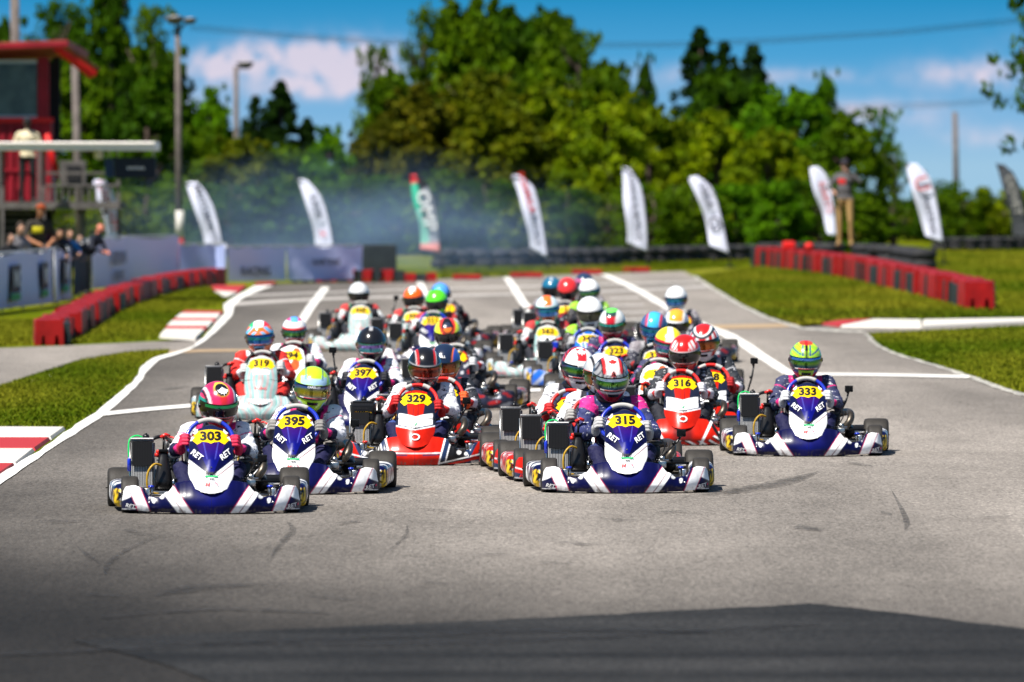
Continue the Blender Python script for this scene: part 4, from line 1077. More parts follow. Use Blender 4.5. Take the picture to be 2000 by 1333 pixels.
IRID = {'green': [(.004, .01, .05), (.01, .06, .12), (.12, .30, .01), (.02, .20, .04), (.08, .20, .40)], 'dark': [(.02, .02, .02), (.02, .02, .022), (.05, .05, .06)], 'red': [(.20, .01, .01), (.30, .03, .01), (.06, .01, .01), (.35, .05, .02)],
        'blue': [(.10, .30, .60), (.02, .10, .50), (.01, .30, .30), (.02, .05, .40)], 'gold': [(.05, .15, .35), (.45, .35, .02), (.30, .30, .03), (.05, .10, .40)], 'smoke': [(.04, .04, .04), (.07, .08, .05), (.04, .04, .04)], 'purple': [(.10, .30, .40), (.05, .40, .45), (.30, .10, .60), (.02, .30, .20)],
        'amber': [(.40, .06, .01), (.35, .10, .02), (.10, .02, .01)]}
def hx(az, el):      # flattened coordinates seen from the front/top: u sideways, v up
    e = R(el); a = R(az); return math.cos(e) * math.sin(a), math.sin(e), math.cos(e) * math.cos(a)
LIME = (.45, .75, .02); ORG = (.85, .16, .015); HW = (.80, .80, .80); HB = (.008, .008, .010); HR_ = (.55, .015, .015); HPK = (.75, .02, .10); SKY = (.10, .38, .75); DB = (.01, .03, .25); GRN = (.02, .50, .05); YEL = (.85, .65, .02)
def h_pink(az, el):
    u, v, w = hx(az, el)
    if el < -14: return (.55, .02, .03) if abs(az) < 60 else ((.4, .4, .4) if el < -40 else HPK)
    if abs(abs(u) - .62 - .1 * v) < .05: return HW
    if abs(abs(u) - .74 - .1 * v) < .05: return HB
    if abs(u) > .8: return (.02, .25, .18) if v < .4 else HPK
    if u * u / .12 + (v - .80) ** 2 / .035 < 1 and w > 0: return HB
    if u * u / .15 + (v - .80) ** 2 / .045 < 1 and w > 0: return (.8, .5, .05)
    if v < .62 and abs(u) < .18 and w > 0: return (.65, .02, .03)
    return HPK
def h_lime(az, el):
    u, v, w = hx(az, el)
    if el < -14: return LIME if abs(az) < 45 else ((.20, .45, .65) if el < -30 else LIME)
    if w > 0 and abs(u) < .45 and v > .58 and abs(abs(u) - .42) > .03: return LIME
    if abs(abs(u) - .45) < .03 and v > .5: return (.02, .10, .20)
    if .3 < v < .62: return (.35, .55, .75) if abs(u) < .7 else LIME
    return LIME if (v * 5 + abs(u) * 3) % 1.6 < 1.2 else (.35, .55, .75)
def h_black_red(az, el):
    u, v, w = hx(az, el)
    if el < -14: return (.03, .004, .006) if (abs(az) * .05 + el * .09) % 1.3 < 1 else HR_
    if .22 < v < .34 and w > 0: return (.35, .35, .36)
    if .44 < abs(u) < .58 and v > .3: return HR_
    if .58 < abs(u) < .62 and v > .3: return (.6, .6, .62)
    return HB
def h_black(az, el): 
    u, v, w = hx(az, el)
    return (.35, .35, .36) if v > .88 and abs(u) < .12 else HB
def h_tony(az, el):
    u, v, w = hx(az, el)
    if el < -14: return (.75, .30, .12) if abs(az) > 25 else (.20, .45, .75)
    if v > .68 and w > -.2: return HW if abs(u) < .35 else ((.02, .5, .15) if u < 0 else (.7, .03, .05))
    if .45 < v < .68 and abs(u) < .38: return ORG
    if abs((v * 1.2 + abs(u)) % .5 - .25) < .12: return (.15, .50, .85)
    return ORG
def h_rwb(az, el):
    u, v, w = hx(az, el)
    if el < -14: return (.75, .04, .05) if abs(az) < 60 else (.05, .1, .45)
    if .22 < v < .42: return (.75, .03, .03)
    if abs(u) < .3: return (.10, .35, .80) if v > .75 else (.75, .80, .85)
    if v > .8: return (.65, .05, .2)
    return HW
def h_white(az, el): return HW if el > -46 else (.45, .45, .46)
def h_white_g(az, el): return (.62, .63, .64) if el > -20 else (.70, .70, .70)
def h_orange(az, el):
    u, v, w = hx(az, el)
    if v > .72 and abs(u) < .3: return HW
    return (.85, .12, .01) if -20 < el or abs(az) < 60 else (.5, .5, .5)
def h_green(az, el):
    u, v, w = hx(az, el)
    if abs(u + .25 - v * .1) < .05 and v > .4: return HB
    return (.10, .70, .02) if el > 0 or abs(az) < 50 else HB
def h_blue(az, el): u, v, w = hx(az, el); return (.08, .30, .80) if abs(u) < .7 else (.03, .10, .35)
def h_jam(az, el):
    u, v, w = hx(az, el); r = math.hypot(u, (v - .62) * 1.1)
    if el < -14: return (.55, .75, .05) if abs(az) < 55 else HB
    if r < .30 and w > 0: return ORG if v < .62 else (.02, .03, .06)
    if r < .44: return HB if w > 0 else HR_
    if r < .60: return (.80, .04, .03)
    return (.65, .80, .03)
def h_bell(az, el):
    u, v, w = hx(az, el)
    if el < -14: return (.80, .10, .02)
    if abs(u) > .62 and v > .25: return (.02, .08, .45)
    if .55 < abs(u) < .72: return ORG
    return (.01, .02, .05)
def h_maple(az, el):
    u, v, w = hx(az, el)
    if el < -14: return HW if abs(az) < 45 else (.55, .01, .03)
    if abs(az) > 70: return HB if (v * 6 + az * .02) % 1 < .5 else (.6, .02, .04)
    if abs(u) < .28 and .50 < v < .96 and w > 0: return (.62, .02, .03)
    return HW
def h_canada(az, el):
    u, v, w = hx(az, el)
    if el < -14: return (.30, .005, .015) if el < -28 else ((.55, .55, .56) if abs(az) < 50 else HR_)
    if abs(u) < .07 + .24 * (.62 - v) and .34 < v < .58 and w > 0: return (.62, .02, .02)
    if abs(u) < .36 and v > .40: return (.72, .72, .72)
    if .36 <= abs(u) < .52 and v > .42: return (.60, .02, .02)
    if .52 <= abs(u) < .60: return HB
    return (.30, .30, .31) if (v * 4 + abs(u) * 5) % 1 > .3 else (.04, .04, .05)
def h_greyw(az, el):
    u, v, w = hx(az, el)
    if abs(u) > .75: return (.55, .05, .02) if v < .3 else (.45, .45, .45)
    return HB if .45 < abs(u) < .6 else (.65, .65, .66)
def h_redw(az, el):
    u, v, w = hx(az, el)
    if el < -14: return (.60, .01, .01)
    if .24 < v < .34: return (.50, .50, .50)
    if .35 < abs(u) < .75 and .38 < v < .80 and (abs(u) * 7 + v * 5) % 1.4 < .8: return HW
    return (.62, .012, .01)
def h_swiss(az, el):
    u, v, w = hx(az, el)
    if el < -14: return HW if abs(az) < 40 or el < -40 else HR_
    r = math.hypot(u, (v - .85) * 1.6)
    if r < .46: return HR_
    if r < .60: return HW
    if r < .80 and v > .3: return (.02, .04, .05)
    return HW if (abs(az) // 14) % 2 else HR_
def h_yelred(az, el):
    u, v, w = hx(az, el)
    if el < -14: return (.62, .01, .03)
    if abs(u) < .22 * (1.8 - v) and v > .35: return (.80, .82, .65)
    if v < .40: return (.55, .02, .03)
    return YEL
def h_bluered(az, el):
    u, v, w = hx(az, el)
    if abs(abs(u) - .5) < .07: return (.65, .03, .04)
    if abs(u) < .4: return (.05, .42, .75)
    return (.05, .10, .25) if v > 0 else (.6, .04, .04)
def h_orw(az, el):
    u, v, w = hx(az, el)
    if abs(u) < .50 and v > .42: return (.88, .33, .03)
    if abs(u) < .58 and v > .40: return (.85, .75, .55)
    if .7 < abs(u) < .78: return DB
    return HW
def h_333(az, el):
    u, v, w = hx(az, el)
    if el < -14: return LIME if abs(az) < 32 and el > -36 else ((.55, .02, .02) if el < -30 else DB)
    if abs(u) < .09: return HB if v < .85 else HR_
    if v > .86 and abs(u) < .4: return (.70, .06, .02)
    if abs(abs(u) - .22) < .05 and v > .35: return DB
    if abs(v - .45 - .5 * (abs(u) - .4)) < .05 and abs(u) > .3: return DB
    if v < .22: return DB
    return (.32, .72, .03) if (u * 5 + v * 9) % 2 < 1.7 else YEL
def h_grw(az, el):
    u, v, w = hx(az, el)
    if el < -14: return (.45, .01, .02)
    if v > .90: return (.15, .75, .10)
    if abs(u) < .40 and v > .68: return (.02, .05, .05)
    if abs(u) < .36 and v > .25: return (.50, .01, .02)
    return (.70, .72, .70)
def h_362(az, el):
    u, v, w = hx(az, el)
    if abs(u) < .34 and v > .42: return (.85, .15, .02)
    if el < -14: return (.80, .16, .05) if abs(az) < 35 else (.05, .35, .25)
    if v < .30: return (.05, .40, .25)
    return (.60, .75, .80) if abs(u) < .75 else HW
def h_navy(az, el): u, v, w = hx(az, el); return (.3, .35, .4) if v > .8 and abs(u) < .15 else ((.01, .12, .22) if v > .3 else (.01, .02, .05))
def h_red2(az, el): u, v, w = hx(az, el); return (.70, .03, .03) if el > -10 or abs(az) > 50 else (.4, .02, .02)
def h_dpink(az, el): u, v, w = hx(az, el); return (.02, .04, .09) if v > .55 else (.45, .10, .22)
def build_driver(d, k):
    rv = random.Random(int(d['px'] * 7 + d['D'])); d.setdefault('turn', rv.uniform(-8, 9)); d.setdefault('roll', rv.uniform(-6, 6)); d.setdefault('steer', rv.uniform(-9, 9)); d['nod'] = d.get('nod', 13) + rv.uniform(-3, 3)
    """d: spec; k: kart empty (placement only)"""
    s = d.get('size', 1.0) * 1.04; hi = d['D'] < 79; st = SUITS[d['suit']]; dx = d.get('dx', 0); dz = d.get('dz', 0); yaw = d['yawr']
    base = d['org'].copy(); base.z = 0
    p = thing('person', d['plabel'], 'person', base, yaw, 'drivers seated low in their karts')
    V = BODY_V.copy(); t = np.clip((V[:, 2] - .25) / .45, 0, 1.2)
    armm = np.clip((V[:, 1] + .02) / .12, 0, 1)         # hands stay on the wheel
    V[:, 0] += dx * t * armm; V[:, 2] += dz * t * armm
    cols = cached(('suit', d['suit']), lambda: suit_cols(BODY_V, st))
    body = link('body', mesh_np('body', V, BODY_F, CLOTHW if st.get('w') else CLOTH, cols), p)
    # hands on the wheel
    gc = d.get('glove', DK)
    for sd in (-1, 1):
        ang = R(94 + d['steer'] * sd)
        H = HAND_V.copy(); H[:, 0] *= sd
        c_, s_ = math.cos(WT), math.sin(WT); y = H[:, 1] * c_ + H[:, 2] * s_; z = -H[:, 1] * s_ + H[:, 2] * c_
        H[:, 1], H[:, 2] = y, z
        w_ = wheel_pt(ang * sd); H += np.array(w_)
        Fs = HAND_F if sd > 0 else [f[::-1] for f in HAND_F]
        link('glove', mesh_np('glove', H, Fs, GLOVE, [gc if q[1] < w_.y + .055 else d.get('cuff', gc) for q in H]), p)
    # helmet
    hm = link('helmet', cached(('helm', d['helm'].__name__, hi), lambda: helm_mesh(d['helm'], hi)), p)
    hm.location = (dx * 1.05, .155, .775 + dz); hm.rotation_euler = (R(d.get('nod', 13)), R(d.get('roll', 0)), R(d.get('turn', 0))); hm.scale = (s, s, s)
    link('visor', cached(('visor', d['visor'], hi), lambda: visor_mesh(IRID[d['visor']], hi)), hm)
    patch('visor_gasket', -88, 88, -21.5, 16, .0018, (.006, .006, .007), SHELL, hm, 24)
    if not d.get('plain'):
        strip = d.get('strip', (.6, .03, .03))
        patch('visor_strip', -44, 44, -17.5, -14.5, .0075, (.75, .7, .7), SHELL, hm); patch('visor_strip', -30, 30, -17, -15, .0085, strip, SHELL, hm)
        if d.get('sun'): patch('sun_strip', -58, 58, 6, 13, .0072, d['sun'], VISOR, hm)
    patch('chin_vent', -20, 20, -34, -27, .004, (.01, .01, .012), SHELL, hm, 8)
    for i_, (x0, x1) in enumerate(((.125, .137), (-.125, -.137))):
        link('visor_pivot', mk('visor_pivot%d' % i_, lambda b: add_lathe(b, [(x0, .0001), (x0, .017), (x1, .015), (x1, .0001)], 12, 'x', (0, -.015, 0), closed=False), SATIN, True), hm)
    if hi: link('neck_roll', mk('neck_roll', lambda b: add_tube(b, [(.088 * math.cos(a), .02 + .105 * math.sin(a), -.150) for a in (2 * math.pi * i / 24 for i in range(24))], .016, 8, True), SATIN, True), hm)
    if d.get('leaf'):
        az, el, sz, m = d['leaf']; decal('maple_leaf', LEAF_VF, m, on_helm(az, el, .002), hm, (sz, sz))
    if d.get('htext'):
        tx, el, sz, m = d['htext']; decal('maker_lettering', text_mesh(tx, sz, .02), m, on_helm(0, el, .009), hm)
    return p
# ------------------------------------------------------------------ the field of karts
FIELD = [
 dict(px=413, D=55.4, yaw=3, liv='ret', num='303', hx=425, hy=789, helm=h_pink, visor='dark', suit='retw', glove=(.60, .02, .07), cuff=(.6, .02, .07), sun=(.02, .35, .15), turn=14, nod=13, green=1, cam=(.36, .36, .24),
      leaf=(4, 50, .044, 'w'), label='blue and white racing kart with yellow number plate 303, nearest to the camera', plabel='driver in pink helmet with white maple leaf badge and pink gloves, in kart 303'),
 dict(px=571, D=58.7, yaw=-1, liv='ret', num='395', hx=609, hy=757, helm=h_lime, visor='gold', suit='retw', glove=(.22, .21, .20), turn=6, nod=12, cam=(.42, .50, .30), htext=('CARELLO', 11, .022, 'w'),
      label='blue and white racing kart with yellow plate 395, second of the left pair', plabel='driver in lime yellow helmet with gold mirror visor and grey gloves, in kart 395'),
 dict(px=810, D=64.4, yaw=-1, liv='red', num='329', hx=829, hy=716, helm=h_black_red, visor='red', suit='white', glove=(.42, .01, .012), nod=15, rotax=1, cam=(.39, .50, .26),
      label='red and navy racing kart with yellow number plate 329', plabel='driver in black helmet with red stripes and white sleeves, in kart 329'),
 dict(px=703, D=72.5, yaw=-3, liv='ret', num='397', hx=725, hy=672, helm=h_black, visor='purple', suit='retw', glove=DK, nod=10, cam=(-.30, .72, -.2),
      label='blue and white racing kart with yellow plate 397, driven by the plain black helmet', plabel='driver in plain glossy black helmet, in blue kart 397'),
 dict(px=508, D=76, yaw=0, liv='silver', num='319', hx=508, hy=658, helm=h_tony, visor='blue', suit='red', glove=(.5, .5, .5), nod=10,
      label='silver kart with pink and teal stripes and number plate 319', plabel='driver in bright red suit with blue, orange and white helmet, in silver kart 319'),
 dict(px=562, D=80.2, yaw=-3, liv='white', num='394', hx=575, hy=647, helm=h_rwb, visor='green', suit='retw', glove=(.5, .5, .52), nod=8, size=.93,
      label='kart with white cowl and broad yellow plate 394 behind the red-suited driver', plabel='driver in red, white and blue helmet behind the red-suited driver'),
 dict(px=703, D=104, yaw=0, liv='silver', num='305', hx=701, hy=575, helm=h_white_g, visor='dark', suit='silverw', glove=DK, nod=10, plain=1, cam=(.45, .68, .3),
      label='silver kart running alone at far left of the pack, yellow plate 305', plabel='driver in plain white helmet riding the silver kart at far left of the pack'),
 dict(px=808, D=100, yaw=0, liv='silver', num='301', hx=808, hy=584, helm=h_orange, visor='dark', suit='silverw', glove=DK, nod=10, plain=1,
      label='silver kart with yellow plate 301 carrying the orange-helmeted driver', plabel='driver in orange helmet with white crown, left of the green helmet'),
 dict(px=843, D=97, yaw=-1, liv='ret', num='321', hx=853, hy=590, helm=h_green, visor='dark', suit='silverw', glove=DK, nod=10, plain=1,
      label='dark blue kart with yellow plate 321 carrying the green-helmeted driver', plabel='driver in bright green helmet, beside the orange helmet'),
 dict(px=868, D=105.9, yaw=-2, liv='dark', num='311', hx=861, hy=576, helm=h_blue, visor='blue', suit='dark', glove=DK, nod=10, plain=1,
      label='dark kart hidden behind the green-helmeted driver', plabel='driver in light blue helmet peeping out behind the green helmet'),
 dict(px=884, D=79, yaw=-2, liv='dark', num='327', hx=875, hy=652, helm=h_jam, visor='dark', suit='black', glove=(.55, .55, .57), nod=15, turn=4,
      label='black kart behind the driver in the yellow, red and green helmet', plabel='driver in yellow, red and green helmet with black and white suit'),
 dict(px=864, D=66.4, yaw=0, liv='redw', num='312', hx=868, hy=709, helm=h_bell, visor='amber', suit='black', glove=(.70, .10, .02), nod=14, htext=('BELL', 34, .028, 'w'),
      label='black and red kart tucked in right behind kart 329', plabel='driver in dark blue helmet with orange chin, right behind the driver of kart 329'),
 dict(px=1226, D=58.9, yaw=2, liv='ret', num='315', hx=1193, hy=737, helm=h_canada, visor='green', suit='retp', glove=(.40, .39, .40), sun=(.35, .50, .75), turn=6, nod=14, green=1, cam=(.43, .42, .25), leaf=(2, 62, .034, 'r'),
      htext=('A', 26, .05, 'k'), label='blue and white racing kart with yellow number plate 315, leading on the right', plabel='driver in silver and red helmet, pink shoulders, in kart 315'),
 dict(px=1120, D=62.85, yaw=1, liv='red', num='331', hx=1128, hy=716, helm=h_maple, visor='green', suit='white', glove=(.42, .01, .012), nod=14, turn=10, leaf=(0, 58, .046, 'w'), htext=('Werth', 15, .03, 'w'),
      label='red kart third in the line behind kart 315, its plate half hidden', plabel='driver in white helmet with white maple leaf on a red badge'),
 dict(px=1166, D=60.9, yaw=1.5, liv='red', num='336', hx=1173, hy=730, helm=h_greyw, visor='amber', suit='white', glove=(.3, .29, .28), nod=13,
      label='red kart hidden directly behind kart 315', plabel='driver in grey, black and orange helmet directly behind the driver of kart 315'),
 dict(px=1334, D=69, yaw=0, liv='redw', num='316', hx=1337, hy=689, helm=h_redw, visor='dark', suit='black', glove=(.60, .60, .64), nod=15,
      label='red and white racing kart with yellow number plate 316', plabel='driver in red helmet with white flashes, in kart 316'),
 dict(px=1388, D=71, yaw=-1.5, liv='redw', num='318', hx=1376, hy=667, helm=h_swiss, visor='amber', suit='black', glove=(.35, .01, .012), nod=13, turn=-6, cam=(.38, .66, .28),
      label='red kart behind and to the right of kart 316, camera arm sticking up', plabel='driver in white helmet with red crown and amber visor, behind kart 316'),
 dict(px=1278, D=73, yaw=-4, liv='white', num='3', hx=1305, hy=672, helm=h_yelred, visor='purple', suit='retn', glove=DK, nod=12,
      label='kart with white and orange cowl whose plate shows a 3, behind kart 316', plabel='driver in yellow and crimson helmet, left behind the driver of kart 316'),
 dict(px=1284, D=79.2, yaw=0, liv='dark', num='337', hx=1277, hy=640, helm=h_bluered, visor='blue', suit='dark', glove=DK, nod=12, plain=1,
      label='dark kart behind the yellow-helmeted driver', plabel='driver in blue and red helmet, left of the orange and white helmet'),
 dict(px=1326, D=83, yaw=0, liv='dark', num='341', hx=1321, hy=633, helm=h_orw, visor='dark', suit='dark', glove=DK, nod=14,
      label='dark kart with its wheel showing to the right of the crowned white and orange helmet', plabel='driver in white helmet with orange top'),
 dict(px=1330, D=97.7, yaw=-1, liv='dark', num='344', hx=1321, hy=584, helm=h_white, visor='blue', suit='dark', glove=DK, nod=9, plain=1,
      label='dark kart of the last driver on the right, behind the orange-topped helmet', plabel='driver in plain white helmet alone at the right rear of the pack'),
 dict(px=1580, D=66.4, yaw=-.5, liv='ret', num='333', hx=1573, hy=702, helm=h_333, visor='green', suit='retn', glove=(.55, .55, .58), nod=12, green=1, cam=(.35, .54, .22), sun=(.10, .25, .60),
      label='blue and white racing kart with yellow number plate 333, alone on the right', plabel='driver in lime green helmet with red crown and navy suit, in kart 333'),
 dict(px=1206, D=81.1, yaw=1, liv='ret', num='323', hx=1196, hy=632, helm=h_grw, visor='smoke', suit='retn', glove=(.2, .3, .5), nod=14, sun=(.05, .55, .50),
      label='navy kart with yellow plate 323 and pale steering wheel in mid pack', plabel='driver in white helmet with green crown and dark red front, in kart 323'),
 dict(px=1150, D=86.9, yaw=0, liv='blue', num='342', hx=1152, hy=610, helm=h_white, visor='smoke', suit='greenk', glove=(.4, .4, .4), nod=14, size=1.08, plain=1,
      label='kart with bright blue cowl, plate 342, in mid pack', plabel='driver in large plain white helmet with lime green shoulders above the blue cowl'),
 dict(px=1070, D=90.7, yaw=0, liv='silver', num='362', hx=1069, hy=604, helm=h_362, visor='blue', suit='silverw', glove=DK, nod=12, bag=1, plain=1,
      label='silver and green kart with yellow plate 362 and a blue pack on its nose', plabel='driver in white and green helmet with orange crown, in silver kart 362'),
 dict(px=1086, D=106.4, yaw=1, liv='dark', num='352', hx=1078, hy=564, helm=h_navy, visor='dark', suit='dark', glove=DK, nod=10, plain=1,
      label='dark kart at the left of the far group, behind silver kart 362', plabel='driver in dark teal helmet at the left of the far group'),
 dict(px=1105, D=104.4, yaw=0, liv='dark', num='3', hx=1109, hy=566, helm=h_red2, visor='dark', suit='black', glove=DK, nod=24, plain=1, roll=-8,
      label='dark kart of the red-helmeted driver in the far group', plabel='driver in red helmet bowed forward in the far group'),
 dict(px=1146, D=108.3, yaw=0, liv='dark', num='355', hx=1141, hy=556, helm=h_dpink, visor='dark', suit='dark', glove=DK, nod=10, plain=1,
      label='rearmost dark kart of the far group', plabel='driver in navy and pink helmet, the rearmost of the pack'),
 dict(px=1152, D=102.4, yaw=0, liv='dark', num='358', hx=1151, hy=569, helm=h_white, visor='green', suit='greenk', glove=DK, nod=10, plain=1,
      label='dark kart behind the large white helmet, in the far group', plabel='driver in plain white helmet in the far group, beside the red helmet'),
]
_inks = {'w': WINK, 'r': REDI, 'k': INK}
for d in FIELD:
    k = build_kart(d)
    # lean the driver so that the helmet stands where it is seen
    hD = d['org'].y + .155; P_ = atD(d['hx'], d['hy'], hD); c_, s_ = math.cos(-d['yawr']), math.sin(-d['yawr'])
    q = P_ - d['org']; lx = q.x * c_ - q.y * s_
    d['dx'] = max(-.17, min(.17, lx)); d['dz'] = max(-.09, min(.07, q.z - .775))
    if 'leaf' in d: d['leaf'] = d['leaf'][:3] + (_inks[d['leaf'][3]],)
    if 'htext' in d: d['htext'] = d['htext'][:3] + (_inks[d['htext'][3]],)
    build_driver(d, k)
# ------------------------------------------------------------------ plastic barrier blocks, tyres
M_BRED = mat('red_barrier_plastic', (0.28, 0.006, 0.005), 0.45, vary=(4, .3), bump=(9, .2, .02))
M_BBLK = mat('black_barrier_plastic', (0.018, 0.022, 0.022), 0.5, vary=(4, .3))
M_CLOTHB = mat('banner_fabric', (0.70, 0.72, 0.98), 0.8, bump=(2, .5, .05)); M_NAVYB = mat('navy_banner_fabric', (0.02, 0.03, 0.22), 0.8)  # banner_fabric: blue skylight on shaded white cloth put into the base colour
M_TIMBER = mat('weathered_timber', (0.16, 0.14, 0.12), 0.85, vary=(8, .3)); M_GALV = mat('galvanised_steel', (0.42, 0.43, 0.44), 0.45, 0.6)
def block_mesh(w, h, ln):
    """plastic block: notched feet and grooved sides, front along -y"""
    out = [(-w / 2, 0), (-w * .28, 0), (-w * .25, h * .38), (-w * .17, h * .38), (-w * .14, 0), (w * .18, 0), (w * .21, h * .38), (w * .30, h * .38), (w * .33, 0), (w / 2, 0), (w * .48, h * .96), (w * .44, h), (-w * .44, h), (-w * .48, h * .96)]
    bm = bmesh.new(); rows = []
    for i, (y, sx) in enumerate(((-ln / 2, 1), (-ln * .28, 1), (-ln * .25, .9), (-ln * .18, .9), (-ln * .15, 1), (ln * .15, 1), (ln * .18, .9), (ln * .25, .9), (ln * .28, 1), (ln / 2, 1))):
        rows.append([bm.verts.new((x * sx, y, z)) for x, z in out])
    n = len(out)
    for A, B in zip(rows, rows[1:]):
        for k in range(n): bm.faces.new((A[k], A[(k + 1) % n], B[(k + 1) % n], B[k]))
    bm.faces.new(rows[0]); bm.faces.new(rows[-1][::-1])
    return bm
def row_of_blocks(path, w, h, ln, gap, who, where):
    red = bm_mesh('barrier_block', block_mesh(w, h, ln), M_BRED); blk = bm_mesh('barrier_block_black', block_mesh(w * .96, h * .82, ln), M_BBLK)
    P = smooth_path([at(*p) for p in path], 8); s = 0; i = 0; k = 0; tot = sum((b - a).length for a, b in zip(P, P[1:]))
    pos = 0.0; seg = 0; acc = 0
    r = random.Random(len(path) * 7 + int(w * 100))
    while pos < tot:
        while seg < len(P) - 2 and acc + (P[seg + 1] - P[seg]).length < pos: acc += (P[seg + 1] - P[seg]).length; seg += 1
        a, b = P[seg], P[seg + 1]; t = (pos - acc) / max(.01, (b - a).length); p = a.lerp(b, min(1, t)); d = (b - a).normalized()
        isred = k % 2 == 0
        o = link('barrier_block', red if isred else blk, None, (p.x + r.uniform(-.05, .05), p.y, 0), (0, 0, math.atan2(d.y, d.x) - math.pi / 2 + r.uniform(-.11, .11)))
        if k == 0: lab = 'nearest red plastic barrier block ' + where
        else: lab = ('red' if isred else 'black') + ' plastic barrier block ' + where
        tag(o, lab, 'barrier', 'barrier blocks ' + where + (' (red)' if isred else ' (black)'))
        pos += ln + gap; k += 1
LROW = [(100, 674), (118, 662), (150, 640), (186, 622), (222, 604), (258, 590), (300, 577), (345, 567), (385, 561), (421, 557)]
RROW = [(1913, 604), (1880, 592), (1840, 582), (1790, 570), (1742, 559), (1700, 549), (1660, 541), (1622, 535), (1548, 526), (1490, 520)]
row_of_blocks(LROW, .38, .34, .78, .06, 'left', 'in the curved row on the left verge')
row_of_blocks(RROW, .50, .46, .78, .06, 'right', 'in the long row on the right grass')
for i, (px, py, w) in enumerate(((595, 552, 50), (623, 552, 22), (637, 552, 16), (652, 552, 22), (668, 552, 18), (685, 552, 22), (702, 552, 22), (719, 553, 22), (737, 553, 24), (757, 553, 28), (779, 553, 24), (801, 553, 24), (822, 553, 22), (843, 552, 20))):
    p = at(px, py); ww = w / F * p.y; hh = .27 if px < 780 else .20
    red = i in (1, 3, 5, 7, 9, 11, 13)
    o = link('barrier_block', bm_mesh('barrier_block', block_mesh(ww, hh * (1.0 if red else .93), .5), M_BRED if red else M_BBLK), None, (p.x, p.y, 0))
    tag(o, ('red' if red else 'black') + ' barrier block in the smoke at the far end of the track', 'barrier', 'barrier blocks across the far end of the track (%s)' % ('red' if red else 'black'))
for i, (x0, x1, y) in enumerate(((884, 940, 547), (996, 1059, 543), (1116, 1176, 537), (1217, 1269, 532.5))):
    p = at((x0 + x1) / 2, y); w = (x1 - x0) / F * p.y
    o = box('kerb_block', (0, 0, .055), (w, .5, .11), M_BRED, None, .02); o.location = (p.x, p.y, 0)
    tag(o, 'low flat red kerb block, %s from the left at the far track edge' % ('first', 'second', 'third', 'fourth')[i], 'kerb block', 'low red kerb blocks at the far end')
def tyre_flat(r=.29, h=.2):
    bm = bmesh.new(); add_lathe(bm, [(0.02, r * .55), (0, r * .75), (0.02, r * .92), (.05, r), (h - .05, r), (h - .02, r * .92), (h, r * .75), (h - .02, r * .55)], 22, 'z'); return bm_mesh('barrier_tyre', bm, M_OLDT, True)
M_OLDT = mat('old_tyre_rubber', (0.020, 0.020, 0.022), 0.7, vary=(6, .4))
TM = tyre_flat()
def tyres(pts, n, levels, lab, seed, sc_=1.0):
    P = [at(*p) for p in pts]; tot = [0]
    for a, b in zip(P, P[1:]): tot.append(tot[-1] + (b - a).length)
    r = random.Random(seed); t = thing('tyre_wall', lab, 'tyre wall', tuple(P[0]))
    for i in range(n):
        s = tot[-1] * (i + .5) / n; j = max(k for k in range(len(P) - 1) if tot[k] <= s); p = P[j].lerp(P[j + 1], (s - tot[j]) / (tot[j + 1] - tot[j])) - P[0]
        for l in range(levels):
            o = link('tyre', TM, t, (p.x + r.uniform(-.05, .05), p.y + r.uniform(-.08, .08), l * .2 * sc_), (0, 0, r.uniform(0, 6))); o.scale = (sc_, sc_, sc_)
tyres([(850, 524), (1000, 523), (1200, 520)], 12, 2, 'low wall of stacked black tyres behind the kerb blocks at the far end of the track', 3)
tyres([(850, 519), (1000, 518), (1200, 516), (1480, 509)], 18, 2, 'long second row of stacked black tyres in front of the hedge', 13)
tyres([(1560, 529), (1640, 530), (1700, 532), (1760, 538), (1805, 548)], 9, 3, 'high stack of black tyres right behind the red barrier where the man stands', 4, 1.05)
tyres([(1490, 505), (1560, 505), (1640, 505)], 6, 2, 'black tyre stack left of the standing man, behind the end of the red barrier', 6, 1.0)
tyres([(1820, 490), (1900, 489), (2010, 487), (2120, 485)], 12, 2, 'low row of black tyres crossing the lawn at the far right', 5, .9)
p = at(738, 545); o = box('equipment_box', (0, 0, .36), (.78, .9, .72), M_BBLK, None, .03); o.location = (p.x, p.y, 0); tag(o, 'large black box at the end of the banner fence, half veiled by smoke', 'box')

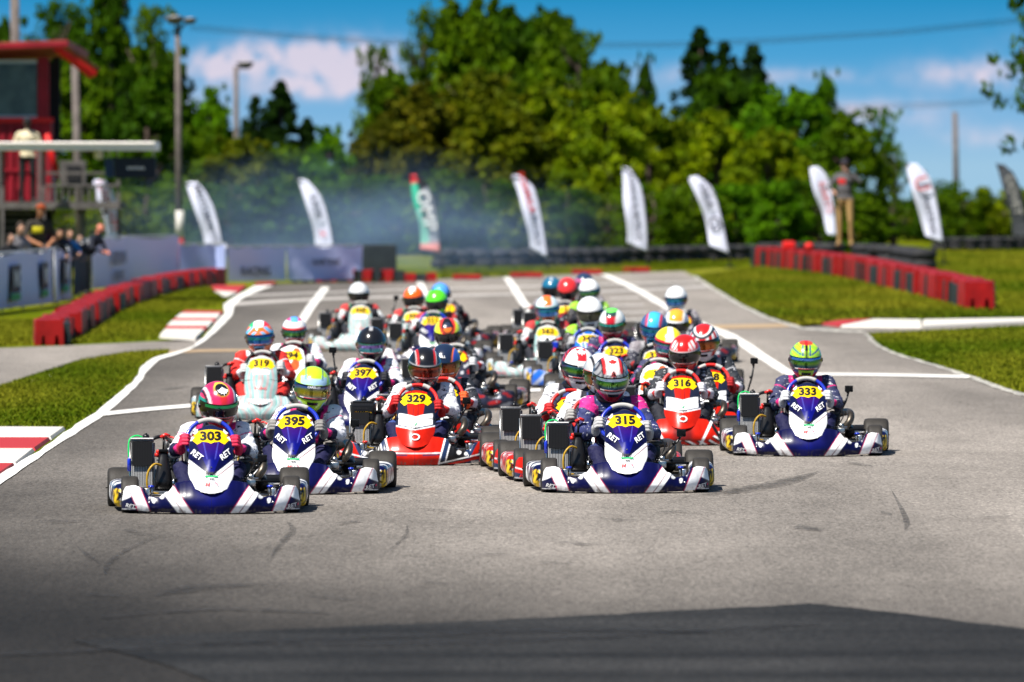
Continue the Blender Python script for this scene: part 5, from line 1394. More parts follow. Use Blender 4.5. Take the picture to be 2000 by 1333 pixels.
# ------------------------------------------------------------------ banner fences
def fence(label, path, h, panels, bluetop=False, fab=None):
    """path of ground pixels; panels: list of (start fraction, end fraction, list of texts)"""
    P = [at(*p) for p in path]; t = thing('banner_fence', label, 'fence', tuple(P[0])); O = P[0]
    tot = [0]
    for a, b in zip(P, P[1:]): tot.append(tot[-1] + (b - a).length)
    def pt(f):
        s = f * tot[-1]; j = max(k for k in range(len(P) - 1) if tot[k] <= s + 1e-6); j = min(j, len(P) - 2)
        return P[j].lerp(P[j + 1], (s - tot[j]) / (tot[j + 1] - tot[j])) - O
    def nrm(f):
        a, b = pt(max(0, f - .01)), pt(min(1, f + .01)); d = (b - a).normalized(); n = Vector((d.y, -d.x, 0))
        if n.y > 0 and abs(n.y) > .2: n = -n
        elif abs(n.y) <= .2 and n.x < 0: n = -n
        return n
    for f0, f1, texts in panels:
        def F_(u, v):
            f = lerp(f0, f1, u); q = pt(f) + nrm(f) * (.05 + .03 * math.sin(u * 9 + v * 3) * (1 - v)); sag = .04 * math.sin(u * math.pi * 3) ** 2
            return (q.x, q.y, .06 + (h - .06) * v - sag * v)
        b = grid_sheet('banner', 40, 8, F_, lambda u, v, p: (.6, .6, .68), fab or M_CLOTHB); bo = link('banner', b, t)
        for (u0, z, s, kind) in texts:
            f = lerp(f0, f1, u0); q = pt(f) + nrm(f) * .11; n = nrm(f); dr = (pt(min(1, f + .01)) - pt(max(0, f - .01))).normalized()
            pl = lambda a, c, q=q, dr=dr: tuple(q + dr * a + Vector((0, 0, z + c)))
            if kind == 'RMC':
                decal('logo_patch', ([(-.26, -.02), (.26, -.02), (.26, .26), (-.26, .26)], [(0, 1, 2, 3)]), INK, lambda a, c: tuple(Vector(pl(a, c)) - n * .004), bo, (s * 2.2, s * 1.6)); decal('lettering', text_mesh('RMC', .26, .02), WINK, lambda a, c: tuple(Vector(pl(a, c + .18 * s)) + n * .02), bo, (s * 1.6, s * 1.4))
                decal('logo_stripe', ([(-.26, -.10), (.26, -.10), (.26, -.03), (-.26, -.03)], [(0, 1, 2, 3)]), GRNI, pl, bo, (s * 2.2, s * 1.6))
            else: decal('lettering', text_mesh(kind, .3, .01), INK, pl, bo, (s, s))
    n = max(3, int(tot[-1] / 2.4))
    for i in range(n + 1):
        q = pt(i / n); tube('post', [(q.x, q.y, 0), (q.x, q.y, h + .02)], .02, M_GALV, t, 8)
    tube('top_rail', [tuple(pt(i / 20) + Vector((0, 0, h + .01))) for i in range(21)], .018, M_GALV, t, 6)
    return t
fence('nearest white banner fence with black RMC squares under the leaning spectators', [(-120, 628), (0, 611), (75, 601), (133, 590)], .95,
      [(0.0, .80, [(.60, .34, 1, 'RMC'), (.86, .34, 1, 'RMC')]), (.82, 1, [(.5, .36, 1, 'RMC')])])
fence('dark gap fence panel between the two long banners', [(136, 585), (172, 572)], .98, [(0, 1, [])], fab=mat('dark_mesh_fabric', (.035, .04, .06), .8))
fence('long white sponsor banner fence behind the left barrier blocks', [(173, 571), (240, 562), (300, 560), (345, 558)], .98, [(0, 1, [(.5, .58, 1.15, 'BEISSETHOWEN'), (.5, .25, .8, 'MOTORSPORTS')])])
fence('pale blue fabric fence veiled in smoke left of the end banner', [(346, 557), (420, 556), (440, 556)], .80, [(0, 1, [(.8, .25, .5, 'KART')])], fab=mat('blue_grey_fabric', (.40, .48, .80), .8))
fence('last white banner fence ending at the black box, red and black lettering', [(441, 556), (560, 554), (705, 552)], .75, [(0, .45, [(.45, .25, .8, 'RACING')]), (.46, 1, [(.5, .42, .6, 'KARTING')])])

# ------------------------------------------------------------------ feather flags
M_FLAG = mat('flag_fabric', (0.70, 0.71, 0.88), 0.8, bump=(3, .15, .02)); M_FLAGK = mat('black_flag_fabric', (0.05, 0.055, 0.065), 0.8, bump=(5, .4, .03))
M_FLAGG = mat('striped_flag_fabric', (1, 1, 1), 0.8, attr=True)
def flag(label, left, right, D, texts, m=None, colf=None):
    """left/right: outlines (px, py) from tip to foot as seen; real size comes from the distance"""
    top = atD(*left[0], D); foot = atD(*right[-1], D); base = Vector((foot.x + .02, D, 0)); t = thing('feather_flag', label, 'flag', tuple(base), 0, 'feather flags along the far edge of the track')
    A = smooth_path([atD(x, y, D) - base for x, y in left], 5); B = smooth_path([atD(x, y, D) - base for x, y in right], 5); n = 24
    ph = (left[0][0] * .013) % 3; ga = lambda P, v: P[min(len(P) - 1, int(v * (len(P) - 1)))].lerp(P[min(len(P) - 1, int(v * (len(P) - 1)) + 1)], v * (len(P) - 1) - int(v * (len(P) - 1)))
    def F_(u, v):
        p = ga(A, v).lerp(ga(B, v), u); return (p.x + .02 * math.sin(v * 9 + ph) * (1 - u), p.y + .05 * math.sin(v * (6 + ph * .5) + u * 2 + ph) * (1 - u), p.z)
    sail = link('sail', grid_sheet('sail', 8, n, F_, colf or (lambda u, v, p: (.7, .7, .8)), m or M_FLAG, back=(0, .012, 0)), t)
    tube('pole', [(0, 0, 0), (0, 0, max(.05, (foot - base).z))] + [tuple(p + Vector((.012, .01, 0))) for p in B[::-1][::4]] + [tuple(A[0] + Vector((.01, .01, 0)))], .014, INK, t, 6)
    link('ground_spike', mk('ground_spike', lambda b: add_lathe(b, [(0, .12), (.03, .12), (.05, .03), (.2, .02)], 12, 'z', closed=False), BLACK), t)
    for tx, v, s, mm in texts:
        c = Vector(F_(.5, v)); c2 = Vector(F_(.5, min(1, v + .05))); d = (c2 - c).normalized(); ang = math.atan2(d.z, d.x)
        decal('lettering', text_mesh(tx, .3, .01), mm, lambda a, q, c=c: (c.x + a, c.y - .06, c.z + q), sail, (s * .88, s * .80), ang)
    return t
GI = mat('grey_lettering', (.045, .045, .07), .6); PI_ = mat('faded_red_lettering', (.55, .12, .12), .6)
flag('white feather flag with faded red lettering behind the grey platform, leftmost of the flags', [(180, 350), (192, 390), (205, 440), (212, 478)], [(205, 352), (222, 378), (232, 420), (238, 478)], 178, [('TEAM', .25, .9, PI_), ('KART', .65, .9, PI_)])
flag('white feather flag right of the tall lamp pole, grey lettering down its side', [(359, 356), (378, 400), (392, 450), (402, 488)], [(385, 356), (408, 384), (425, 430), (436, 492)], 182, [('MOTOMASTER', .55, .85, GI)])
flag('white feather flag with small orange-red marks above the end of the white banner', [(578, 349), (596, 390), (608, 440), (618, 486)], [(600, 352), (628, 385), (643, 435), (653, 492)], 182, [('RACE', .45, .8, GI), ('X', .78, .8, REDI)])
def itf(u, v, p):
    if v < .13: return (.65, .02, .03) if u < .6 else (.012, .012, .015)
    if v > .9: return (.75, .30, .30)
    return (.03, .42, .26) if u < .42 and v < .5 else ((.25, .60, .50) if u < .40 else ((.012, .012, .015) if v < .28 else (.30, .32, .38)))
flag('green, red and black feather flag with large white letters, the only one of these colours', [(798, 342), (808, 390), (818, 440), (822, 488)], [(820, 340), (840, 372), (853, 420), (860, 494)], 184, [('OMP', .55, 1.7, WINK)], M_FLAGG, itf)
flag('white feather flag with a red word over a dark word, middle of the treeline', [(995, 343), (1015, 385), (1027, 440), (1036, 484)], [(1012, 342), (1043, 368), (1058, 430), (1069, 504)], 186, [('FORMULA', .33, .8, REDI), ('RENTALS', .72, .75, GI)])
flag('white feather flag with thin grey writing, tallest of the flags at the bend', [(1213, 325), (1218, 380), (1222, 430), (1225, 475)], [(1230, 330), (1252, 365), (1262, 430), (1264, 492)], 190, [('CANADA KARTING', .48, .75, GI)])
flag('white feather flag with round grey emblem, right of the tallest flag', [(1342, 346), (1364, 390), (1378, 440), (1388, 480)], [(1362, 344), (1392, 370), (1410, 430), (1424, 497)], 190, [('VEGA', .35, .95, GI), ('O', .68, 1.6, GI)])
flag('white feather flag with pink lettering half hidden by the standing man', [(1580, 326), (1592, 380), (1606, 420), (1618, 458)], [(1598, 326), (1618, 348), (1628, 400), (1634, 462)], 196, [('KARTS', .5, 1.0, PI_)])
flag('white feather flag with red U emblem and grey writing, right of the standing man', [(1768, 320), (1782, 370), (1794, 420), (1810, 462)], [(1790, 320), (1818, 350), (1832, 410), (1842, 474)], 196, [('U', .33, 2.0, PI_), ('KARTING', .68, .9, GI)])
flag('black feather flag with grey circles and letters at the right edge', [(1944, 320), (1958, 360), (1970, 410), (1980, 462)], [(1962, 322), (1986, 350), (1998, 400), (2010, 466)], 200, [('OOVET', .52, 1.15, mat('pale_grey_lettering', (.35, .34, .32), .6))], M_FLAGK)

# ------------------------------------------------------------------ poles and wires
M_POLE = mat('weathered_wood_pole', (0.12, 0.10, 0.092), 0.9, vary=(5, .3)); M_LAMP = mat('lamp_housing', (0.10, 0.095, 0.09), 0.5); M_LENS = mat('lamp_lens', (0.35, 0.33, 0.32), 0.4)
def lamp_pole(label, base_px, top, D, heads, r=.075):
    p = atD(*top, D); x0 = (base_px - 1000) / F * D; t = thing('lamp_pole', label, 'lamp pole', (x0, D, 0))
    tube('pole', [(0, 0, 0), (p.x - x0, 0, p.z)], [r * 1.15, r * .8], M_POLE, t, 12)
    for hx_, hy_, s in heads:
        q = atD(hx_, hy_, D); c = Vector((q.x - x0, -.05, q.z))
        hd = link('floodlight', mk('floodlight', lambda b: (add_lathe(b, [(-.12, .05), (-.10, .14), (.02, .22), (.06, .22), (.06, .19), (.02, .17)], 16, 'z', closed=False)), M_LAMP, True), t); hd.location = c; hd.scale = (s, s, s)
        ln = link('lens', mk('lens', lambda b: add_lathe(b, [(.03, .18), (.07, .12), (.09, .001)], 16, 'z', closed=False), M_LENS, True), hd)
        tube('bracket', [tuple(c), (p.x - x0, 0, p.z - .1)], .025, M_LAMP, t, 6)
    return t
lp = lamp_pole('tall lamp pole with two floodlights and a red painted foot', 351, (347, 52), 186, [(341, 38, 1.0), (371, 40, .75)])
tube('painted_foot', [(0, 0, 0), (0, 0, .72)], .10, M_BRED, lp, 12)
tube('painted_band', [(0, 0, .72), (0, 0, 1.35)], .095, M_KWHITE, lp, 12)
lamp_pole('shorter lamp pole with one floodlight standing among the left trees', 463, (461, 130), 235, [(479, 126, 1.1)], .085)
for lab, x0, xt, yt, D, r in (('thick wooden pole behind the red tower roof', 36, 28, -60, 176, .12), ('slanting wooden pole right of the red tower', 158, 146, 128, 180, .10), ('bare wooden utility pole in open sky at the right', 1869, 1865, 219, 330, .13)):
    p = atD(xt, yt, D); q = (x0 - 1000) / F * D; o = tube('utility_pole', [(0, 0, 0), (p.x - q, 0, p.z)], [r, r * .8], M_POLE, None, 12); o.location = (q, D, 0); tag(o, lab, 'pole')
for lab, pts, D in (('overhead cables from the lamp pole to behind the trees', [(372, 50), (560, 66), (740, 78), (1000, 85), (1300, 84), (1500, 76), (1750, 60), (2050, 30)], 300),
                    ('lower thin cable in the right sky', [(1500, 214), (1700, 206), (1850, 200), (2050, 184)], 380), ('thin cables at upper left behind the tower', [(-20, 55), (60, 68), (180, 62), (350, 60)], 250)):
    bm = bmesh.new(); base = atD(*pts[0], D)
    for k in range(3): add_tube(bm, [atD(x, y + k * 4, D) for x, y in pts], .011, 5)
    o = link('overhead_cable', bm_mesh('overhead_cable', bm, INK, True)); tag(o, lab, 'cable')

# ------------------------------------------------------------------ red timing tower, canopy
M_TRED = mat('red_painted_cladding', (0.24, 0.006, 0.016), 0.55, vary=(3, .2)); M_TBRI = mat('bright_red_sheet', (0.60, 0.012, 0.01), 0.5); M_ROOF = mat('roof_sheet', (0.30, 0.06, 0.05), 0.6, vary=(3, .3))
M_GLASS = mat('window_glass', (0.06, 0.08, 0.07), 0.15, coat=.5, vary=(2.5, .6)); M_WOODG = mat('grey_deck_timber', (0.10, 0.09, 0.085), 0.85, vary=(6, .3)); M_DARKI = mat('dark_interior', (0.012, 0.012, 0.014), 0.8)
DT = 165
def TX(px): return (px - 1000) / F * DT
def TZ(py): return HC + (YH - py) / F * DT
tw = thing('timing_tower', 'red timing tower with sloping roof and big window on a raised timber deck', 'tower', (0, 0, 0))
def tb(name, x0, x1, y0, y1, dep, m, yo=0, bevel=0, par=None):
    return box(name, ((TX(x0) + TX(x1)) / 2, DT + yo + dep / 2, (TZ(y0) + TZ(y1)) / 2), (TX(x1) - TX(x0), dep, TZ(y0) - TZ(y1)) if TZ(y0) > TZ(y1) else (TX(x1) - TX(x0), dep, TZ(y1) - TZ(y0)), m, par or tw, bevel)
wl = tb('wall', -220, 100, 238, 395, 2.2, M_TRED, .05)
for i in range(19):
    x = -214 + i * 16.5; tb('cladding_board', x, x + 9, 242, 392, .05, M_TRED, 0.0, 0, wl) if x < 76 else None
tb('belt_rail', -222, 104, 230, 240, .08, M_TBRI, -.03); tb('belt_rail', -222, 60, 330, 336, .08, M_TRED, -.03)
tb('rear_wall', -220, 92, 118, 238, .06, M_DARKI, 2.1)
for x0, x1 in ((74, 96), (-60, -52)): tb('corner_post', x0, x1, 112, 230, .14, M_TRED, 0)
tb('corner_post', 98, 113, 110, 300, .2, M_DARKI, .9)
g = tb('window', -50, 72, 124, 228, .03, M_GLASS, .10)
for a in ((-50, 72, 118, 124), (-50, 72, 226, 231)): tb('window_frame', *a, .08, M_GALV, .04, 0, g)
def slab(name, quad, th, m, par):
    bm = bmesh.new(); a = [bm.verts.new(p) for p in quad]; b = [bm.verts.new((p[0], p[1], p[2] - th)) for p in quad]
    bm.faces.new(a); bm.faces.new(b[::-1])
    for i in range(len(a)): bm.faces.new((a[i], b[i], b[(i + 1) % len(a)], a[(i + 1) % len(a)]))
    return link(name, bm_mesh(name, bm, m), par)
slab('roof', [(TX(-240), DT - .7, TZ(94)), (TX(136), DT - .7, TZ(79)), (TX(160), DT + 2.6, TZ(97)), (TX(-240), DT + 2.6, TZ(112))], .14, M_ROOF, tw)
slab('fascia', [(TX(-240), DT - .74, TZ(95)), (TX(137), DT - .74, TZ(83)), (TX(137), DT - .70, TZ(83)), (TX(-240), DT - .70, TZ(95))], .09, M_TRED, tw)
slab('awning', [(TX(108), DT - .5, TZ(92)), (TX(122), DT - .5, TZ(92)), (TX(189), DT - .1, TZ(140)), (TX(176), DT - .1, TZ(146))], .08, M_TBRI, tw)
slab('awning', [(TX(118), DT + .3, TZ(92)), (TX(134), DT + .3, TZ(92)), (TX(188), DT + 1.6, TZ(132)), (TX(178), DT + 1.6, TZ(134))], .04, M_ROOF, tw)
tube('brace', [(TX(92), DT, TZ(262)), (TX(112), DT, TZ(345))], .06, M_TBRI, tw)
tb('deck', -220, 238, 395, 408, 2.4, M_WOODG, -.9)
for i in range(9): tb('joist', -200 + i * 50, -192 + i * 50, 408, 420, .1, M_WOODG, .2)
for x in (3, 80, 165, 234): tb('deck_post', x - 4, x + 4, 408 if x > 100 else 290, 540, .14, M_WOODG, -.5)
tb('railing_post', 231, 238, 350, 395, .08, M_WOODG, -.8)
for y in (360, 336): tb('railing', 90, 234, y, y + 5, .05, M_WOODG, -.85)
for i in range(10): tb('baluster', 98 + i * 13, 102 + i * 13, 365, 395, .03, M_WOODG, -.83)
bx = tb('control_box', 120, 170, 315, 362, .5, M_WOODG, -.6, .01); tb('opening', 134, 160, 324, 354, .03, M_DARKI, -.64, 0, bx)
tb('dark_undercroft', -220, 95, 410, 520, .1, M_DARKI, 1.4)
for i in range(4): tb('step', 5, 70, 415 + i * 14, 420 + i * 14, .3, M_WOODG, -.3 - .0 * i)

DC = 142
CX = lambda px: (px - 1000) / F * DC
CZ = lambda py: HC + (YH - py) / F * DC
cn = thing('canopy', 'flat white canopy roof edge carrying a black hanging sign', 'canopy', (0, 0, 0))
box('roof', ((CX(-300) + CX(303)) / 2, DC + 1.0, CZ(286)), (CX(303) - CX(-300), 2.0, .155), mat('white_metal_sheet', (.84, .80, .76), .5), cn, .02)
box('gutter', ((CX(-300) + CX(301)) / 2, DC - .02, CZ(281)), (CX(301) - CX(-300), .05, .03), M_KWHITE, cn)
for x in (3, 84): box('post', (CX(x), DC + .3, CZ(293) / 2), (.055, .055, CZ(293)), M_WOODG, cn)
sg = thing('hanging_sign', 'black rectangular sign box hanging from the white canopy with small white writing', 'sign', (0, 0, 0))
box('case', ((CX(222) + CX(303)) / 2, DC + .35, (CZ(308) + CZ(348)) / 2), (CX(303) - CX(222), .14, CZ(308) - CZ(348)), mat('sign_black', (.01, .012, .022), .4), sg, .01)
box('side_case', ((CX(203) + CX(221)) / 2, DC + .38, (CZ(309) + CZ(347)) / 2), (CX(221) - CX(203), .14, CZ(309) - CZ(347)), mat('sign_blue_black', (.02, .04, .09), .4), sg, .01)
decal('lettering', text_mesh('americana', .1, .02), WINK, lambda a, c: (CX(264) + a, DC + .27, CZ(328) + c), sg, (.75, .9))
for x in (212, 228, 298): tube('hanger', [(CX(x), DC + .35, CZ(308)), (CX(x), DC + .35, CZ(292))], .015, M_GALV, sg, 6)
gl = link('globe_lamp', mk('globe_lamp', lambda b: (bmesh.ops.create_uvsphere(b, u_segments=14, v_segments=10, radius=.085)), mat('opal_glass', (.75, .74, .70), .3), True), None, (CX(190), DC + .5, CZ(303))); tag(gl, 'round white globe lamp hanging under the canopy', 'lamp')

# ------------------------------------------------------------------ people by the track
SKIN = (.42, .22, .15)
PEOPLE_M = mat('everyday_clothes', (1, 1, 1), .8, attr=True, bump=(25, .5, .02)); HAIRM = mat('hair', (.03, .02, .015), .8, bump=(60, .6, .01), attr=True)
def figure(label, loc, rotz, h, arms, col, group=None, lean=0, hair=(.03, .02, .015), cap=None, bald=False):
    """standing figure facing -y; arms: ((elbow, wrist), (elbow, wrist)) for -x and +x side, unit height 1.75"""
    s = h / 1.75; bm = bmesh.new(); L_ = lean
    capsule(bm, (-.10, .0, .93), (-.11, .01, .50), .088, .062); capsule(bm, (-.11, .01, .50), (-.12, .03, .10), .060, .042); capsule(bm, (-.12, .05, .045), (-.13, -.13, .035), .045, .038)
    capsule(bm, (.10, .0, .93), (.12, -.02, .50), .088, .062); capsule(bm, (.12, -.02, .50), (.13, .02, .10), .060, .042); capsule(bm, (.13, .04, .045), (.15, -.14, .035), .045, .038)
    ellipsoid(bm, (0, .0, .98), (.165, .11, .13)); ellipsoid(bm, (0, -.15 * L_, 1.15), (.165, .115, .18)); ellipsoid(bm, (0, -.28 * L_, 1.33), (.185, .115, .15)); capsule(bm, (-.14, -.30 * L_, 1.42), (.14, -.30 * L_, 1.42), .065, .065)
    capsule(bm, (0, -.30 * L_, 1.42), (0, -.34 * L_ - .01, 1.55), .055, .050); ellipsoid(bm, (0, -.40 * L_ - .015, 1.645), (.076, .096, .112)); ellipsoid(bm, (0, -.40 * L_ - .115, 1.635), (.014, .022, .020)); ellipsoid(bm, (0, -.40 * L_ - .06, 1.585), (.045, .05, .035))
    for sd, (e, w) in zip((-1, 1), arms):
        S_ = Vector((sd * .185, -.30 * L_, 1.40)); e = Vector(e); w = Vector(w); capsule(bm, S_, e, .060, .046); capsule(bm, e, w, .045, .032)
        d = (w - e).normalized(); ellipsoid(bm, w + d * .05, (.036, .036, .045))
        for q in range(4): a = Vector((d.y, -d.x, 0)); a = a.normalized() if a.length > .1 else Vector((1, 0, 0)); o_ = a * (q - 1.5) * .018; capsule(bm, w + d * .07 + o_, w + d * .125 + o_ + Vector((0, -.01, -.01)), .011, .009, 6)
    V, Fs = fuse(bm, .017, 3)
    cc = []
    for x, y, z in V:
        c = None
        for sd, (e, w) in zip((-1, 1), arms):
            w_ = Vector(w); e_ = Vector(e)
            if (Vector((x, y, z)) - (w_ + (w_ - e_).normalized() * .05)).length < .09: c = col.get('skin', SKIN)
            elif col.get('short') and (Vector((x, y, z)) - w_.lerp(e_, .4)).length < .15: c = col.get('skin', SKIN)
        if c is None:
            if z > 1.52: c = col.get('skin', SKIN)
            elif z < .07: c = col.get('shoe', (.03, .03, .03))
            elif z < .95: c = col['legs']
            else: c = col['top']
            if col.get('patch') and 1.25 < z < 1.36 and y < -.08 and -.14 < x < .04: c = col['patch']
        cc.append(c)
    t = thing('person', label, 'person', loc, rotz, group); t.scale = (s, s, s)
    link('body', mesh_np('body', V, Fs, PEOPLE_M, cc), t)
    hc = Vector((0, -.40 * L_ - .005, 1.675))
    bm = bmesh.new()
    if cap:
        add_lathe(bm, [(0, .092), (.03, .094), (.07, .075), (.09, .04), (.097, .001)], 16, 'z', tuple(hc + Vector((0, 0, -.005))), closed=False); add_box(bm, hc + Vector((0, -.12, .012)), (.13, .10, .012), bevel=.004)
        link('cap', bm_mesh('cap', bm, cap, True), t)
    elif not bald:
        ellipsoid(bm, hc + Vector((0, .018, .015)), (.084, .092, .088)); link('hair', (lambda m_: m_)(bm_mesh('hair', bm, mat('hair_%d' % int(hair[0] * 100), hair, .8), True)), t)
    else: bm.free()
    return t
DM = 176
ft = atD(1650, 490, DM)
figure('man in grey hoodie and khaki trousers standing on the tyre stack', (ft.x, DM, .64), R(-14), 1.86, (((-.30, -.10, 1.20), (-.17, -.28, 1.10)), ((.34, -.12, 1.30), (.07, -.24, 1.52))),
       dict(top=(.085, .08, .085), legs=(.36, .22, .085), shoe=(.25, .17, .08), patch=(.6, .02, .02), skin=(.40, .22, .16)), cap=mat('dark_cap', (.02, .018, .03), .8))
p = at(1640, 535)
DQ = 163.4
figure('man in cream shirt and dark trousers before the red tower', (TX(63), DQ, TZ(395)), R(5), 1.68, (((-.30, .02, 1.15), (-.20, -.22, 1.12)), ((.30, .02, 1.15), (.18, -.22, 1.14))),
       dict(top=(.66, .56, .38), legs=(.012, .012, .014), skin=(.06, .04, .035)), cap=mat('black_cap', (.015, .015, .018), .8))
lean_arms = (((-.28, -.36, 1.16), (-.10, -.55, 1.06)), ((.28, -.36, 1.16), (.12, -.55, 1.06)))
for i, (lab, px, py, D, yaw, col, kw) in enumerate((
    ('spectator in grey shirt leaning on the fence with folded hands', 20, 452, 137.1, 30, dict(top=(.16, .15, .16), legs=(.03, .03, .05), skin=(.36, .20, .13)), dict()),
    ('spectator in black with yellow patches and orange cap, taller than the others', 64, 416, 140.1, 20, dict(top=(.03, .025, .02), legs=(.02, .02, .02), patch=(.70, .60, .02), skin=(.34, .15, .08), short=1), dict(cap=mat('orange_cap', (.25, .045, .01), .8))),
    ('dark-haired spectator in black jacket between the grey and yellow-patched ones', 42, 456, 141.1, 15, dict(top=(.015, .015, .018), legs=(.02, .02, .02), skin=(.35, .20, .14)), dict()),
    ('spectator in black shirt stooping over the fence with bare arms', 92, 462, 140.4, 40, dict(top=(.012, .012, .015), legs=(.02, .02, .03), skin=(.38, .20, .12), short=1), dict()),
    ('child in bright blue shirt behind the fence', 125, 462, 145.6, 20, dict(top=(.02, .22, .62), legs=(.05, .05, .08), skin=(.45, .24, .16), short=1), dict(hair=(.08, .05, .03))),
    ('bald man with sunburnt head in dark jacket behind the banner gap', 166, 450, 150.6, 60, dict(top=(.015, .018, .03), legs=(.20, .18, .14), skin=(.58, .20, .13)), dict(bald=True)),
    ('spectator in dark maroon top behind the others near the deck post', 80, 445, 144.1, 0, dict(top=(.06, .01, .03), legs=(.02, .02, .02), skin=(.30, .17, .12)), dict()),
    ('spectator in navy hoodie just left of the child in blue', 108, 458, 144.0, 25, dict(top=(.015, .02, .05), legs=(.02, .02, .03), skin=(.36, .20, .14)), dict()),
    ('spectator in dark green jacket half hidden beside the man in grey', 33, 448, 141.5, 10, dict(top=(.02, .04, .02), legs=(.02, .02, .02), skin=(.34, .19, .13)), dict()),
    ('short spectator in charcoal top behind the child in blue', 140, 470, 148.5, 30, dict(top=(.03, .03, .035), legs=(.02, .02, .03), skin=(.40, .24, .17)), dict()),
    ('spectator at the extreme left edge in black with crossed arms', 3, 470, 135.4, 30, dict(top=(.012, .012, .014), legs=(.02, .02, .03), skin=(.36, .20, .14)), dict()))):
    q = atD(px, py, D); hh = max(1.0, q.z) / 1.635 * 1.75 ; figure(lab, (q.x, D + .45, 0), R(yaw), min(1.85, hh * 1.02), lean_arms, col, 'spectators behind the left fence', lean=1.0, **kw)
# red and white helmets laid on the tyres by the standing man
for lab, px, py, m in (('small red round helmet lying on the tyre wall', 1580, 455, M_TBRI),):
    q = atD(px, py, 176); o = link('spare_helmet', mk('spare_helmet', lambda b: ellipsoid(b, (0, 0, 0), (.10, .10, .09)), m, True), None, (q.x, 176, .63)); tag(o, lab, 'helmet')
o = box('red_bag', (0, 0, .09), (.30, .3, .18), M_TBRI, None, .06); q = at(1540, 526); o.location = (q.x, q.y - .2, .46); tag(o, 'small red bag lying on top of the right barrier blocks', 'bag')
# ------------------------------------------------------------------ trees
def leaf_mat(name):
    m = bpy.data.materials.new(name); m.use_nodes = True; nt = m.node_tree; N = nt.nodes; L = nt.links; N.clear()
    out = N.new('ShaderNodeOutputMaterial'); a = N.new('ShaderNodeAttribute'); a.attribute_name = 'Col'; oi = N.new('ShaderNodeObjectInfo')
    mul = N.new('ShaderNodeMix'); mul.data_type = 'RGBA'; mul.blend_type = 'MULTIPLY'; mul.inputs[0].default_value = 1; L.new(a.outputs['Color'], mul.inputs[6]); L.new(oi.outputs['Color'], mul.inputs[7])
    d = N.new('ShaderNodeBsdfPrincipled'); d.inputs['Roughness'].default_value = .6; d.inputs['Specular IOR Level'].default_value = .06; L.new(mul.outputs[2], d.inputs['Base Color'])
    t = N.new('ShaderNodeBsdfTranslucent'); L.new(mul.outputs[2], t.inputs['Color']); mx = N.new('ShaderNodeMixShader'); mx.inputs[0].default_value = .22
    L.new(d.outputs[0], mx.inputs[1]); L.new(t.outputs[0], mx.inputs[2]); L.new(mx.outputs[0], out.inputs[0]); return m
LEAFM = leaf_mat('leaf'); BARK = mat('bark', (.07, .05, .04), .9, bump=(14, .6, .03))
